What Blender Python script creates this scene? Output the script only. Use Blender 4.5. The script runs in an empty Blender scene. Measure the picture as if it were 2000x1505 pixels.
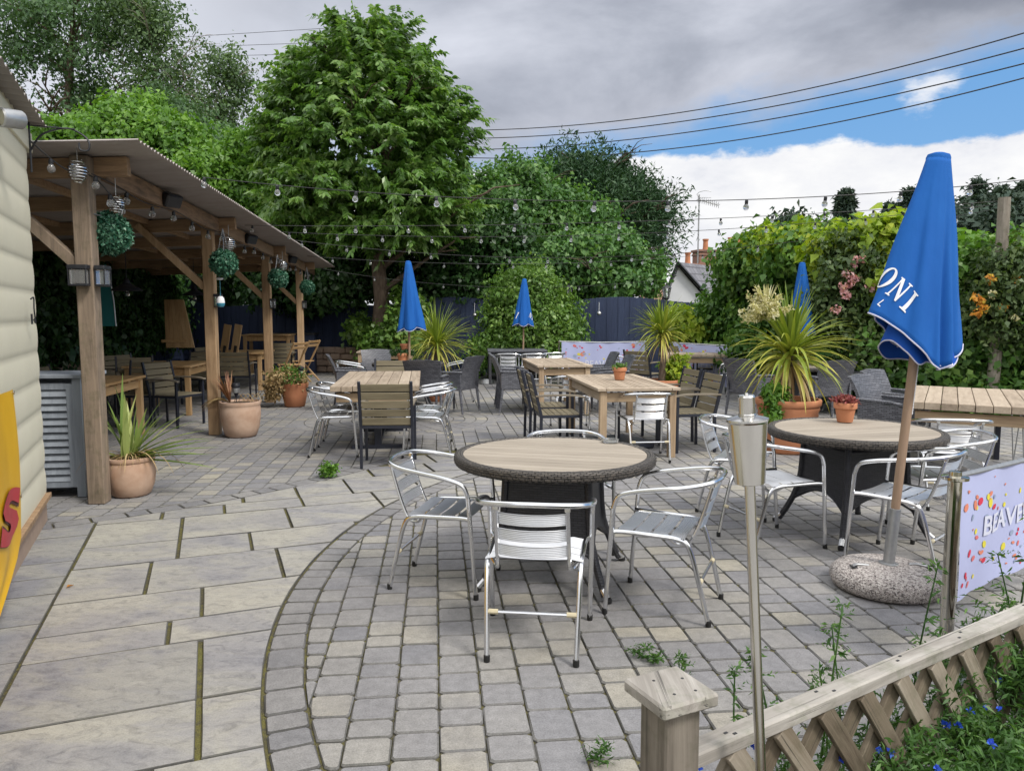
import bpy, math, random
import numpy as np
from mathutils import Matrix, Vector
R = math.radians
random.seed(7); rng = np.random.default_rng(7)
SC = bpy.context.scene
COL = SC.collection
# ---------------------------------------------------------------- camera numbers (lens measured from the photograph)
F = 1480.0; H = 1.56; PITCH = math.atan((752.5-610)/F)
def ray(x, y):
    u = (x-1000)/F; v = (752.5-y)/F
    return u, math.cos(PITCH)+math.sin(PITCH)*v, -math.sin(PITCH)+math.cos(PITCH)*v
def at(x, y, z=0.0):            # point of the level z seen at photo position
    u, Y, Z = ray(x, y); t = (z-H)/Z
    return (u*t, Y*t)
def zat(x, y, D):               # point at forward distance D
    u, Y, Z = ray(x, y); t = D/Y
    return (u*t, D, H+Z*t)
# ---------------------------------------------------------------- object helpers
def link(o, parent=None):
    COL.objects.link(o)
    if parent is not None: o.parent = parent
    return o
def tag(o, label=None, cat=None, group=None, kind=None):
    if label: o['label'] = label
    if cat: o['category'] = cat
    if group: o['group'] = group
    if kind: o['kind'] = kind
    return o
def thing(name, label, cat, loc=(0,0,0), rz=0.0, group=None):
    o = bpy.data.objects.new(name, None); o.empty_display_size = 0.1; link(o)
    o.location = loc if len(loc) == 3 else (loc[0], loc[1], 0); o.rotation_euler = (0,0,rz)
    return tag(o, label, cat, group)
def dup(root, loc, rz, label, group=None, scale=None):
    def rec(o, par):
        c = o.copy(); COL.objects.link(c)
        if par is not None: c.parent = par
        for ch in KIDS.get(o.name, []): rec(ch, c)
        return c
    r = rec(root, None)
    r.location = loc if len(loc) == 3 else (loc[0], loc[1], 0)
    r.rotation_euler = (root.rotation_euler.x, root.rotation_euler.y, rz); r['label'] = label
    if group: r['group'] = group
    if scale: r.scale = (scale,)*3
    return r
KIDS = {}
def kid(o, parent):
    if parent is not None: KIDS.setdefault(parent.name, []).append(o)
_UB = None
def _boxtopo():
    global _UB
    if _UB: return _UB
    idx = {}; sig = []
    for sx in (-1,1):
        for sy in (-1,1):
            for sz in (-1,1):
                for a in range(3):
                    idx[(sx,sy,sz,a)] = len(sig); sig.append((sx,sy,sz,a))
    def co(k, h=(1,1,1), b=.2):
        s = sig[k]; return Vector([s[i]*(h[i] if i == s[3] else h[i]-b) for i in range(3)])
    fs = []
    def add(f):
        n = (co(f[1])-co(f[0])).cross(co(f[2])-co(f[0])); c = sum((co(i) for i in f), Vector())/len(f)
        fs.append(f if n.dot(c) > 0 else f[::-1])
    for a in range(3):
        b, c = [i for i in range(3) if i != a]
        for s in (-1,1):
            q = []
            for sb, s2 in ((-1,-1),(1,-1),(1,1),(-1,1)):
                t = [0,0,0]; t[a] = s; t[b] = sb; t[c] = s2; q.append(idx[(*t,a)])
            add(q)
        for sb in (-1,1):
            for s2 in (-1,1):
                q = []
                for sa, ax in ((-1,b),(1,b),(1,c),(-1,c)):
                    t = [0,0,0]; t[a] = sa; t[b] = sb; t[c] = s2; q.append(idx[(*t,ax)])
                add(q)
    for sx in (-1,1):
        for sy in (-1,1):
            for sz in (-1,1): add([idx[(sx,sy,sz,a)] for a in range(3)])
    _UB = (sig, fs); return _UB
def crom(P, n=6, closed=False):       # catmull-rom through points
    P = [Vector(p) for p in P]; out = []; m = len(P)
    for i in range(m if closed else m-1):
        if closed: a, b, c, d = P[i-1], P[i], P[(i+1) % m], P[(i+2) % m]
        else: a, b, c, d = P[max(i-1,0)], P[i], P[i+1], P[min(i+2,m-1)]
        for k in range(n):
            t = k/n
            out.append(.5*((2*b)+(-a+c)*t+(2*a-5*b+4*c-d)*t*t+(-a+3*b-3*c+d)*t**3))
    if not closed: out.append(P[-1])
    return out
class MB:
    def __init__(s): s.v = []; s.f = []; s.r = []; s.M = Matrix.Identity(4)
    def add(s, V, Fc, rnd=None):
        o = len(s.v); M = s.M
        s.v += [tuple(M @ Vector(p)) for p in V]
        r = random.random() if rnd is None else rnd
        s.f += [tuple(i+o for i in f) for f in Fc]; s.r += [r]*len(Fc); return s
    def box(s, c, d, rot=None, bev=0.003, rnd=None):
        h = [x/2 for x in d]; b = min(bev, min(h)*.6)
        sig, fs = _boxtopo(); c = Vector(c)
        if rot is None: Q = Matrix.Identity(3)
        elif isinstance(rot, (int, float)): Q = Matrix.Rotation(rot, 3, 'Z')
        else: Q = rot
        V = [c + Q @ Vector([g[i]*(h[i] if i == g[3] else h[i]-b) for i in range(3)]) for g in sig]
        return s.add(V, fs, rnd)
    def bar(s, a, b, w, t, up=(0,0,1), bev=0.003, rnd=None, ext=0):   # rectangular bar a->b: w sideways, t along up
        a = Vector(a); b = Vector(b); d = b-a; L = d.length; d.normalize(); u = Vector(up)
        x = d.cross(u)
        if x.length < 1e-4: x = d.cross(Vector((0,1,0)))
        x.normalize(); u = x.cross(d).normalized()
        Q = Matrix((x, d, u)).transposed()
        return s.box((a+b)/2, (w, L+ext, t), Q, bev, rnd)
    def tube(s, P, r, n=8, cap=True, rnd=None, closed=False):
        P = [Vector(p) for p in P]; m = len(P); V = []; Fc = []; x = None
        for i, p in enumerate(P):
            if closed: d = P[(i+1) % m]-P[i-1]
            else: d = P[min(i+1,m-1)]-P[max(i-1,0)]
            if d.length < 1e-9: d = Vector((0,0,1))
            d.normalize()
            if x is None:
                x = d.cross(Vector((0,0,1)))
                if x.length < .05: x = d.cross(Vector((0,1,0)))
            x = x-d*x.dot(d); x.normalize(); y = d.cross(x)
            rr = r[i] if isinstance(r, (list, tuple)) else r
            for k in range(n):
                a = 2*math.pi*k/n; V.append(p+(x*math.cos(a)+y*math.sin(a))*rr)
        for i in range(m if closed else m-1):
            j = (i+1) % m
            for k in range(n):
                l = (k+1) % n; Fc.append((i*n+k, i*n+l, j*n+l, j*n+k))
        if cap and not closed:
            Fc.append(tuple(range(n))[::-1]); Fc.append(tuple((m-1)*n+k for k in range(n)))
        return s.add(V, Fc, rnd)
    def lathe(s, prof, n=24, c=(0,0,0), rf=None, cap=(True,True), rnd=None):
        V = []; Fc = []; m = len(prof)
        for i, (r, z) in enumerate(prof):
            for k in range(n):
                a = 2*math.pi*k/n; q = r if rf is None else rf(r, z, a, i)
                V.append((c[0]+q*math.cos(a), c[1]+q*math.sin(a), c[2]+z))
        for i in range(m-1):
            for k in range(n):
                l = (k+1) % n; Fc.append((i*n+k, i*n+l, (i+1)*n+l, (i+1)*n+k))
        if cap[0]: Fc.append(tuple(range(n))[::-1])
        if cap[1]: Fc.append(tuple((m-1)*n+k for k in range(n)))
        return s.add(V, Fc, rnd)
    def grid(s, G, wrap=False, rnd=None, thick=0):
        m = len(G); n = len(G[0]); V = [p for row in G for p in row]; Fc = []
        for i in range(m-1):
            for k in range(n if wrap else n-1):
                l = (k+1) % n; Fc.append((i*n+k, i*n+l, (i+1)*n+l, (i+1)*n+k))
        return s.add(V, Fc, rnd)
    def prism(s, poly, a, b, rnd=None):      # polygon in (u,v) swept between two frames given as functions
        n = len(poly); V = [a(*p) for p in poly]+[b(*p) for p in poly]
        Fc = [tuple(range(n)), tuple(range(2*n-1, n-1, -1))]+[((i+1) % n, i, n+i, n+(i+1) % n) for i in range(n)]
        return s.add(V, Fc, rnd)
    def build(s, name, m, parent=None, smooth=True, ang=35, loc=None):
        me = bpy.data.meshes.new(name); me.from_pydata(s.v, [], s.f)
        at_ = me.attributes.new('rnd', 'FLOAT', 'FACE'); at_.data.foreach_set('value', s.r)
        if smooth:
            me.polygons.foreach_set('use_smooth', [True]*len(me.polygons)); me.set_sharp_from_angle(angle=R(ang))
        me.update()
        if m is not None: me.materials.append(m)
        o = bpy.data.objects.new(name, me); link(o, parent); kid(o, parent)
        if loc: o.location = loc
        return o
def quads(name, V, rnd, m, parent=None, fold=True):
    """V: (N,4,3) leaf quads in one mesh"""
    V = np.asarray(V, dtype=np.float32); N = len(V)
    me = bpy.data.meshes.new(name); me.vertices.add(N*4); me.vertices.foreach_set('co', V.reshape(-1))
    me.loops.add(N*4); me.loops.foreach_set('vertex_index', np.arange(N*4, dtype=np.int32))
    me.polygons.add(N); me.polygons.foreach_set('loop_start', np.arange(0, N*4, 4, dtype=np.int32))
    me.update(calc_edges=True)
    a = me.attributes.new('rnd', 'FLOAT', 'FACE'); a.data.foreach_set('value', np.asarray(rnd, dtype=np.float32))
    me.materials.append(m); o = bpy.data.objects.new(name, me); link(o, parent); kid(o, parent); return o
def unit(a): return a/np.maximum(np.linalg.norm(a, axis=-1, keepdims=True), 1e-9)
def leafquads(P, Nn, L, W, bias=.8, droop=.3, out=0.0, fold=.25):
    n = len(P); nn = unit(unit(Nn)*bias+rng.normal(size=(n,3))*.6); t = np.cross(nn, rng.normal(size=(n,3)))
    t = unit(unit(t)+unit(Nn)*out+np.array([0,0,-droop])); w = unit(np.cross(nn, t)); nn = np.cross(t, w)
    s = rng.uniform(.5, 1.35, (n,1)); L = L*s; W = W*s
    return np.stack([P, P+t*L*.42+w*W/2+nn*W*fold, P+t*L-np.array([0,0,1])*L*.12, P+t*L*.42-w*W/2+nn*W*fold], 1)
def lump(D, seed, amp):
    g = np.random.default_rng(seed); o = np.zeros(len(D))
    for k in range(7):
        d = g.normal(size=3); o += np.sin(D @ (d*(1.6+k*.8))+g.uniform(0,6.3))/(1+k*.4)
    return 1+amp*o/2.2
def clumps(blobs, nc, m, sig, seed=1, amp=.25, shell=.45, zmin=.05, up=.0, cut=None, spr=None):
    """leaf positions gathered in clumps inside lumpy ellipsoids; returns positions, outward directions, clump ids"""
    w = np.array([b[3]*b[4]+b[4]*b[5]+b[3]*b[5] for b in blobs]); w = w/w.sum()
    C = []; Dn = []
    cnt = rng.multinomial(nc, w)
    for i, b in enumerate(blobs):
        k = cnt[i]; D = unit(rng.normal(size=(k,3))); D[:,2] = np.where(D[:,2] < -.5, -D[:,2], D[:,2])
        rr = (1-shell*rng.random((k,1))**1.6)*lump(D, seed*31+i, amp)[:,None]
        C.append(np.array(b[:3])+D*rr*np.array(b[3:6])); Dn.append(D)
    C = np.concatenate(C); Dn = np.concatenate(Dn)
    if cut is not None:
        k = cut(C); C = C[k]; Dn = Dn[k]
    nC = len(C); ids = np.repeat(np.arange(nC), m)
    if spr is None: spr = float(np.mean(sig))*3.2
    sh = unit(Dn*np.array([1,1,.6])+np.array([0,0,.55])+rng.normal(size=(nC,3))*.35)*(spr*rng.random((nC,1))**2.5); tt = rng.random((nC*m,1)); thin = 1-.6*tt*np.clip(np.linalg.norm(sh,axis=1)/max(spr,1e-6),0,1)[ids][:,None]
    P = C[ids]+sh[ids]*tt*1.3+rng.normal(size=(nC*m,3))*np.asarray(sig)*thin; N = Dn[ids]+np.array([0,0,up])+rng.normal(size=(nC*m,3))*.25
    k = P[:,2] > zmin
    return P[k], N[k], ids[k]
def crown(name, parent, m, blobs, nc, k, sig, L, W, seed=1, amp=.32, shell=.45, zmin=.05, bias=.8, droop=.3, up=.25, out=0., cut=None, var=.5, spr=None):
    P, N, ids = clumps(blobs, nc, k, sig, seed, amp, shell, zmin, up, cut, spr)
    cr = rng.random(ids.max()+1)
    r = np.clip(cr[ids]*var+rng.random(len(ids))*(1-var), 0, 1)
    return quads(name, leafquads(P, N, L, W, bias, droop, out), r, m, parent)
# ---------------------------------------------------------------- materials
class NT:
    def __init__(s, name):
        s.m = bpy.data.materials.new(name); s.m.use_nodes = True; s.t = s.m.node_tree; s.n = s.t.nodes; s.l = s.t.links
        s.b = s.n['Principled BSDF']; s.out = s.n['Material Output']
    def node(s, ty, **kw):
        n = s.n.new(ty)
        for k, v in kw.items():
            if k.startswith('_'): n.inputs[int(k[1:])].default_value = v
            else: setattr(n, k, v)
        return n
    def coord(s, scale=(1,1,1), out='Object'):
        tc = s.node('ShaderNodeTexCoord'); mp = s.node('ShaderNodeMapping'); s.l.new(tc.outputs[out], mp.inputs[0]); mp.inputs['Scale'].default_value = scale
        return mp.outputs[0]
    def noise(s, vec, scale, detail=4, rough=.6, dist=0):
        n = s.node('ShaderNodeTexNoise'); s.l.new(vec, n.inputs['Vector']); n.inputs['Scale'].default_value = scale
        n.inputs['Detail'].default_value = detail; n.inputs['Roughness'].default_value = rough; n.inputs['Distortion'].default_value = dist
        return n.outputs['Fac']
    def ramp(s, fac, stops):
        r = s.node('ShaderNodeValToRGB'); s.l.new(fac, r.inputs[0]); e = r.color_ramp.elements
        while len(e) < len(stops): e.new(.5)
        for i, (p, c) in enumerate(stops):
            e[i].position = p; e[i].color = (*c, 1) if len(c) == 3 else c
        return r.outputs[0]
    def math(s, op, a, b=None):
        n = s.node('ShaderNodeMath', operation=op)
        for i, q in enumerate((a, b)):
            if q is None: continue
            if isinstance(q, (int, float)): n.inputs[i].default_value = q
            else: s.l.new(q, n.inputs[i])
        return n.outputs[0]
    def mix(s, fac, a, b, mode='MIX'):
        n = s.node('ShaderNodeMix', data_type='RGBA', blend_type=mode)
        for i, q in ((0, fac), (6, a), (7, b)):
            if isinstance(q, (int, float)): n.inputs[i].default_value = q
            elif isinstance(q, tuple): n.inputs[i].default_value = (*q, 1)
            else: s.l.new(q, n.inputs[i])
        return n.outputs[2]
    def attr(s, name='rnd'):
        return s.node('ShaderNodeAttribute', attribute_name=name).outputs['Fac']
    def bump(s, h, strength=.3, dist=.01):
        b = s.node('ShaderNodeBump'); b.inputs['Strength'].default_value = strength; b.inputs['Distance'].default_value = dist
        s.l.new(h, b.inputs['Height']); s.l.new(b.outputs[0], s.b.inputs['Normal']); return b
    def base(s, c):
        if isinstance(c, tuple): s.b.inputs['Base Color'].default_value = (*c, 1)
        else: s.l.new(c, s.b.inputs['Base Color'])
    def set(s, rough=.6, metal=0., spec=.5):
        if isinstance(rough, (int, float)): s.b.inputs['Roughness'].default_value = rough
        else: s.l.new(rough, s.b.inputs['Roughness'])
        s.b.inputs['Metallic'].default_value = metal; s.b.inputs['Specular IOR Level'].default_value = spec; return s.m
def simple(name, c1, c2=None, scale=20, rough=.6, metal=0., bump=0., spec=.5, stretch=(1,1,1), var=.35, dist=.005):
    t = NT(name); c2 = c2 or tuple(x*.7 for x in c1); co = t.coord(stretch)
    n = t.noise(co, scale); a = t.attr(); f = t.math('ADD', t.math('MULTIPLY', n, 1-var), t.math('MULTIPLY', a, var))
    t.base(t.ramp(f, [(.25, c2), (.75, c1)]))
    if bump: t.bump(t.noise(co, scale*3, 5), bump, dist)
    return t.set(rough, metal, spec)
def wood(name, dark, mid, light, axis='z', rough=.75, crack=.0):
    t = NT(name); st = {'x': (1.2,14,14), 'y': (14,1.2,14), 'z': (14,14,1.2)}[axis]
    co = t.coord(st); a = t.attr()
    tc = t.node('ShaderNodeVectorMath', operation='ADD'); t.l.new(co, tc.inputs[0])
    cb = t.node('ShaderNodeCombineXYZ'); t.l.new(t.math('MULTIPLY', a, 37.), cb.inputs[0]); t.l.new(t.math('MULTIPLY', a, 23.), cb.inputs[2]); t.l.new(cb.outputs[0], tc.inputs[1])
    g = t.noise(tc.outputs[0], 1.6, 6, .65, .6); g2 = t.noise(t.coord((1.2,1.2,1.2)), 2.2, 3)
    f = t.math('ADD', t.math('ADD', t.math('MULTIPLY', g, .62), t.math('MULTIPLY', g2, .2)), t.math('MULTIPLY', a, .18))
    col = t.ramp(f, [(.3, dark), (.5, mid), (.72, light)])
    if crack:
        st2 = tuple(s_*(.35 if s_ < 2 else 1.) for s_ in st); v2 = t.node('ShaderNodeVectorMath', operation='MULTIPLY'); t.l.new(tc.outputs[0], v2.inputs[0]); v2.inputs[1].default_value = tuple(.4 if s_ < 2 else 2.6 for s_ in st)
        k = t.ramp(t.noise(v2.outputs[0], 2.1, 4, .7, .4), [(.30, (1-crack,)*3), (.40, (1,1,1))]); col = t.mix(1., col, k, 'MULTIPLY'); g = t.math('MULTIPLY', g, k)
        lich = t.ramp(t.noise(t.coord((1,1,1)), 9, 5, .7), [(.50, (1,1,1)), (.68, (.70,.74,.66))]); col = t.mix(1., col, lich, 'MULTIPLY')
    t.base(col)
    t.bump(g, .6 if crack else .35, .005); return t.set(rough)
def leafmat(name, c0, c1, c2, rough=.45, trans=.35, spec=.4):
    k_ = 1.18 if name in ('cherry_leaf', 'laurel_leaf', 'dark_leaf', 'birch_leaf', 'hedge_leaf', 'bush_leaf', 'shrub_leaf') else 1.
    c0, c1, c2 = [tuple(min(.8, q*k_) for q in c) for c in (c0, c1, c2)]
    t = NT(name); a = t.attr(); col = t.ramp(a, [(0., c0), (.55, c1), (1., c2)])
    t.base(col); t.set(rough, 0, spec)
    tr = t.node('ShaderNodeBsdfTranslucent'); br = t.mix(1.0, col, (1.25,1.3,.55), 'MULTIPLY'); t.l.new(br, tr.inputs[0])
    mx = t.node('ShaderNodeMixShader'); mx.inputs[0].default_value = trans
    t.l.new(t.b.outputs[0], mx.inputs[1]); t.l.new(tr.outputs[0], mx.inputs[2]); t.l.new(mx.outputs[0], t.out.inputs[0]); return t.m
M = {}
M['alu'] = simple('brushed_aluminium', (.80,.81,.83), (.70,.71,.73), 60, .2, 1.0, stretch=(1,1,1))
M['alu_slat'] = simple('aluminium_slat', (.63,.635,.65), (.54,.545,.56), 40, .42, 1.0)
M['steel'] = simple('stainless_steel', (.66,.65,.63), (.46,.45,.43), 9, .2, 1.0, stretch=(3,3,.4), var=.1)
M['polished'] = simple('polished_steel', (.62,.60,.54), (.52,.50,.44), 5, .08, 1.0)
M['galv'] = simple('galvanised_steel', (.50,.51,.52), (.34,.35,.36), 30, .45, .9)
M['rubber'] = simple('black_rubber', (.015,.015,.016), (.01,.01,.01), 40, .7)
M['plastic'] = simple('cream_plastic', (.65,.58,.40), (.5,.44,.3), 30, .5)
M['black'] = simple('black_paint', (.022,.024,.030), (.012,.013,.018), 25, .42, bump=.05)
M['blackmetal'] = simple('charcoal_metal', (.020,.024,.038), (.012,.014,.024), 25, .4)
M['wire'] = simple('dark_wire', (.03,.03,.032), (.015,.015,.015), 25, .6)
M['slatwood'] = wood('composite_slat', (.12,.10,.062), (.195,.165,.105), (.265,.228,.155), 'x')
M['armwood'] = wood('arm_rest_wood', (.11,.09,.065), (.20,.17,.13), (.30,.265,.21), 'y')
M['post'] = wood('post_timber', (.13,.10,.075), (.27,.205,.15), (.40,.315,.235), 'z', .8, .5)
M['postwarm'] = wood('warm_post_timber', (.21,.13,.068), (.385,.255,.145), (.51,.36,.22), 'z')
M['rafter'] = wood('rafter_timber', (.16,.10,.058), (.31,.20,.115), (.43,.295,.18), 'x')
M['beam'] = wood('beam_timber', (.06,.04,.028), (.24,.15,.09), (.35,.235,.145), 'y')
M['teak'] = wood('weathered_table_timber', (.19,.145,.105), (.345,.275,.205), (.47,.39,.30), 'y')
M['teakx'] = wood('weathered_table_apron', (.20,.135,.08), (.37,.265,.165), (.47,.36,.24), 'x')
M['teakz'] = wood('weathered_table_leg', (.21,.14,.085), (.38,.275,.175), (.49,.38,.26), 'z')
M['pine'] = wood('varnished_pine_top', (.30,.17,.07), (.45,.28,.13), (.55,.37,.20), 'y', .45)
M['pinez'] = wood('varnished_pine_leg', (.30,.18,.08), (.45,.29,.145), (.55,.38,.21), 'z', .5)
M['silver'] = wood('silvered_timber', (.07,.06,.05), (.26,.24,.215), (.47,.445,.41), 'y', .85, .7)
M['silverz'] = wood('silvered_post_timber', (.07,.058,.045), (.20,.175,.145), (.37,.34,.29), 'z', .85, .65)
M['lattice'] = wood('lattice_timber', (.06,.042,.025), (.17,.138,.098), (.34,.30,.245), 'z', .85, .65)
M['grey'] = wood('grey_painted_timber', (.19,.215,.25), (.27,.30,.345), (.34,.375,.42), 'z', .6)
M['fence'] = wood('navy_fence_paint', (.015,.024,.056), (.026,.040,.09), (.040,.060,.122), 'z', .65)
M['cap'] = simple('foot_silver', (.75,.75,.76), (.6,.6,.6), 20, .25, 1.0)
def weave(name, c1, c2, sx, sz):
    t = NT(name); tc = t.node('ShaderNodeTexCoord'); sp = t.node('ShaderNodeSeparateXYZ'); t.l.new(tc.outputs['Object'], sp.inputs[0])
    cb = t.node('ShaderNodeCombineXYZ'); t.l.new(t.math('ADD', sp.outputs[0], sp.outputs[1]), cb.inputs[0]); t.l.new(sp.outputs[2], cb.inputs[1])
    br = t.node('ShaderNodeTexBrick'); t.l.new(cb.outputs[0], br.inputs['Vector']); br.inputs['Scale'].default_value = 1
    br.inputs['Brick Width'].default_value = sx; br.inputs['Row Height'].default_value = sz; br.inputs['Mortar Size'].default_value = sz*.16; br.inputs['Mortar Smooth'].default_value = .8
    br.inputs['Color1'].default_value = (*c1, 1); br.inputs['Color2'].default_value = (*c2, 1); br.inputs['Mortar'].default_value = (.006,.006,.008,1)
    t.l.new(br.outputs['Color'], t.b.inputs['Base Color']); t.bump(t.math('SUBTRACT', 1., br.outputs['Fac']), .6, .004); return t.set(.42)
M['weave'] = weave('charcoal_rattan', (.040,.041,.050), (.026,.027,.034), .045, .014)
M['weave_chair'] = weave('wicker_chair_rattan', (.155,.16,.185), (.085,.088,.105), .055, .018)
M['weave_grey'] = weave('grey_rattan', (.135,.14,.165), (.075,.08,.10), .04, .012)
def rimmat():
    t = NT('rattan_rim'); tc = t.node('ShaderNodeTexCoord'); sp = t.node('ShaderNodeSeparateXYZ'); t.l.new(tc.outputs['Object'], sp.inputs[0])
    an = t.math('MULTIPLY', t.math('ARCTAN2', sp.outputs[1], sp.outputs[0]), .59); r = t.math('SQRT', t.math('ADD', t.math('POWER', sp.outputs[0], 2.), t.math('POWER', sp.outputs[1], 2.)))
    cb = t.node('ShaderNodeCombineXYZ'); t.l.new(an, cb.inputs[0]); t.l.new(t.math('SUBTRACT', sp.outputs[2], r), cb.inputs[1])
    br = t.node('ShaderNodeTexBrick'); t.l.new(cb.outputs[0], br.inputs['Vector']); br.inputs['Scale'].default_value = 1
    br.inputs['Brick Width'].default_value = .034; br.inputs['Row Height'].default_value = .0135; br.inputs['Mortar Size'].default_value = .0028; br.inputs['Mortar Smooth'].default_value = .9
    br.inputs['Color1'].default_value = (.115,.10,.086,1); br.inputs['Color2'].default_value = (.065,.058,.053,1); br.inputs['Mortar'].default_value = (.008,.008,.009,1)
    t.l.new(br.outputs['Color'], t.b.inputs['Base Color']); t.bump(t.math('SUBTRACT', 1., br.outputs['Fac']), 1., .006); return t.set(.5)
M['rim'] = rimmat()
M['topboard'] = wood('composite_table_top', (.25,.215,.172), (.32,.275,.222), (.39,.34,.28), 'x', .7)
M['terra'] = simple('terracotta', (.52,.22,.11), (.40,.155,.075), 7, .8, bump=.12, var=.15)
M['terrapale'] = simple('weathered_terracotta', (.58,.42,.32), (.38,.225,.145), 5.5, .85, bump=.15, var=.1)
M['soil'] = simple('soil', (.085,.052,.032), (.03,.02,.014), 60, .95, bump=.6)
M['blue'] = simple('blue_canvas', (.012,.112,.40), (.007,.084,.34), 2.2, .82, bump=.35, var=.05, spec=.25, dist=.012, stretch=(1.5,1.5,.7))
M['blue2'] = simple('inner_blue_canvas', (.010,.085,.42), (.008,.07,.36), 3, .8, var=.05, spec=.25)
M['softwhite'] = simple('pale_banner_print', (.66,.68,.80), (.60,.62,.74), 20, .7)
M['piping'] = simple('pale_piping', (.62,.62,.74), (.5,.5,.62), 30, .8)
M['white'] = simple('white_print', (.80,.81,.84), (.74,.75,.78), 20, .7)
M['poleb'] = wood('parasol_pole_timber', (.20,.13,.085), (.31,.21,.14), (.38,.275,.195), 'z', .5)
M['bark'] = simple('bark', (.20,.145,.105), (.045,.032,.025), 9, .9, bump=.8, stretch=(2,2,.5), var=.1, dist=.03)
M['birchbark'] = simple('pale_bark', (.42,.38,.32), (.10,.085,.07), 6, .8, bump=.3, var=.1)
M['stonebase'] = None
def granite():
    t = NT('pebble_concrete'); co = t.coord(); v = t.node('ShaderNodeTexVoronoi'); t.l.new(co, v.inputs['Vector']); v.inputs['Scale'].default_value = 135
    n = t.noise(co, 70, 3); s = t.node('ShaderNodeSeparateColor'); t.l.new(v.outputs['Color'], s.inputs[0])
    f = t.math('ADD', t.math('MULTIPLY', s.outputs[0], .7), t.math('MULTIPLY', n, .3))
    t.base(t.ramp(f, [(.20, (.12,.105,.10)), (.34, (.31,.275,.26)), (.62, (.44,.40,.375)), (.85, (.58,.54,.51))]))
    t.bump(v.outputs['Distance'], .7, .008); return t.set(.85)
M['stonebase'] = granite()
M['cream'] = simple('cream_weatherboard', (.74,.71,.575), (.67,.64,.51), 2.5, .5, bump=.03, var=.1)
M['corr'] = simple('corrugated_sheet', (.30,.25,.225), (.20,.165,.15), 3, .55, var=.1, stretch=(1,4,1))
M['corrgrey'] = simple('grey_corrugated_sheet', (.30,.27,.25), (.19,.17,.155), 5, .6, var=.1)
M['brickstone'] = simple('plinth_render', (.42,.31,.24), (.30,.22,.17), 14, .9, bump=.2)
M['yellow'] = simple('yellow_vinyl', (.72,.42,.012), (.60,.33,.008), 3, .45, var=.1)
M['red'] = simple('red_print', (.50,.035,.05), (.42,.028,.04), 10, .5)
M['glass'] = None
def glassmat():
    t = NT('clear_bulb_glass'); t.b.inputs['Transmission Weight'].default_value = .85; t.base((.95,.96,.97)); t.b.inputs['IOR'].default_value = 1.3; return t.set(.08)
M['glass'] = glassmat()
M['lampglass'] = simple('frosted_lens', (.62,.60,.50), (.5,.48,.4), 20, .25)
M['teal'] = simple('teal_board', (.015,.19,.20), (.012,.15,.16), 3, .35)
M['lilac'] = simple('lilac_banner_cloth', (.43,.465,.70), (.39,.42,.64), 2.5, .75, var=.05)
M['whitewall'] = simple('white_render', (.72,.74,.78), (.62,.64,.68), 3, .9, bump=.05)
M['slate'] = None
def brickmat(name, c1, c2, mo, w, h, coord='xz', bump=.4):
    t = NT(name); tc = t.node('ShaderNodeTexCoord'); sp = t.node('ShaderNodeSeparateXYZ'); t.l.new(tc.outputs['Object'], sp.inputs[0])
    cb = t.node('ShaderNodeCombineXYZ'); t.l.new(t.math('ADD', sp.outputs[0], sp.outputs[1]), cb.inputs[0]); t.l.new(sp.outputs[2], cb.inputs[1])
    br = t.node('ShaderNodeTexBrick'); t.l.new(cb.outputs[0], br.inputs['Vector']); br.inputs['Scale'].default_value = 1
    br.inputs['Brick Width'].default_value = w; br.inputs['Row Height'].default_value = h; br.inputs['Mortar Size'].default_value = h*.08
    br.inputs['Color1'].default_value = (*c1, 1); br.inputs['Color2'].default_value = (*c2, 1); br.inputs['Mortar'].default_value = (*mo, 1)
    t.l.new(t.mix(.35, br.outputs['Color'], t.ramp(t.noise(t.coord(), 6), [(.3, c2), (.7, c1)])), t.b.inputs['Base Color']); return t.set(.8)
M['slate'] = brickmat('slate_roof', (.20,.20,.225), (.12,.12,.14), (.03,.03,.035), .45, .28)
M['tile'] = brickmat('clay_tile_roof', (.30,.17,.12), (.20,.11,.085), (.06,.04,.03), .25, .16)
M['brick'] = brickmat('red_brick', (.30,.15,.105), (.20,.095,.07), (.27,.21,.17), .22, .075)
M['stone'] = brickmat('rubble_stone', (.36,.31,.24), (.20,.17,.135), (.09,.08,.07), .42, .17)
for k, c in dict(cr_red=(.60,.035,.075), cr_pink=(.62,.16,.16), cr_yel=(.70,.62,.06), cr_or=(.65,.22,.14), cr_grey=(.30,.36,.50)).items(): M[k] = simple(k.replace('cr_', 'printed_')+'_shape', c, tuple(x*.9 for x in c), 10, .75)
# foliage
M['l_cherry'] = leafmat('cherry_leaf', (.055,.125,.026), (.11,.215,.045), (.25,.36,.12), .33, .40, .6)
M['l_birch'] = leafmat('birch_leaf', (.05,.095,.04), (.085,.145,.06), (.14,.21,.09), .5, .3)
M['l_poplar'] = leafmat('dark_leaf', (.045,.09,.045), (.075,.145,.06), (.13,.21,.095), .5, .3)
M['l_laurel'] = leafmat('laurel_leaf', (.045,.115,.018), (.10,.215,.03), (.19,.33,.055), .42, .35)
M['l_shrub'] = leafmat('shrub_leaf', (.036,.095,.026), (.072,.165,.042), (.165,.285,.085), .45, .3)
M['l_bush'] = leafmat('bush_leaf', (.05,.115,.022), (.10,.19,.035), (.20,.31,.07), .4, .3)
M['l_ivy'] = leafmat('ivy_leaf', (.018,.055,.015), (.038,.095,.025), (.085,.165,.05), .4, .25)
M['l_conif'] = leafmat('cypress_spray', (.018,.055,.024), (.035,.085,.035), (.065,.135,.055), .6, .15)
M['l_fir'] = leafmat('far_fir_needles', (.030,.055,.040), (.042,.075,.052), (.07,.10,.065), .7, .1)
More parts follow.
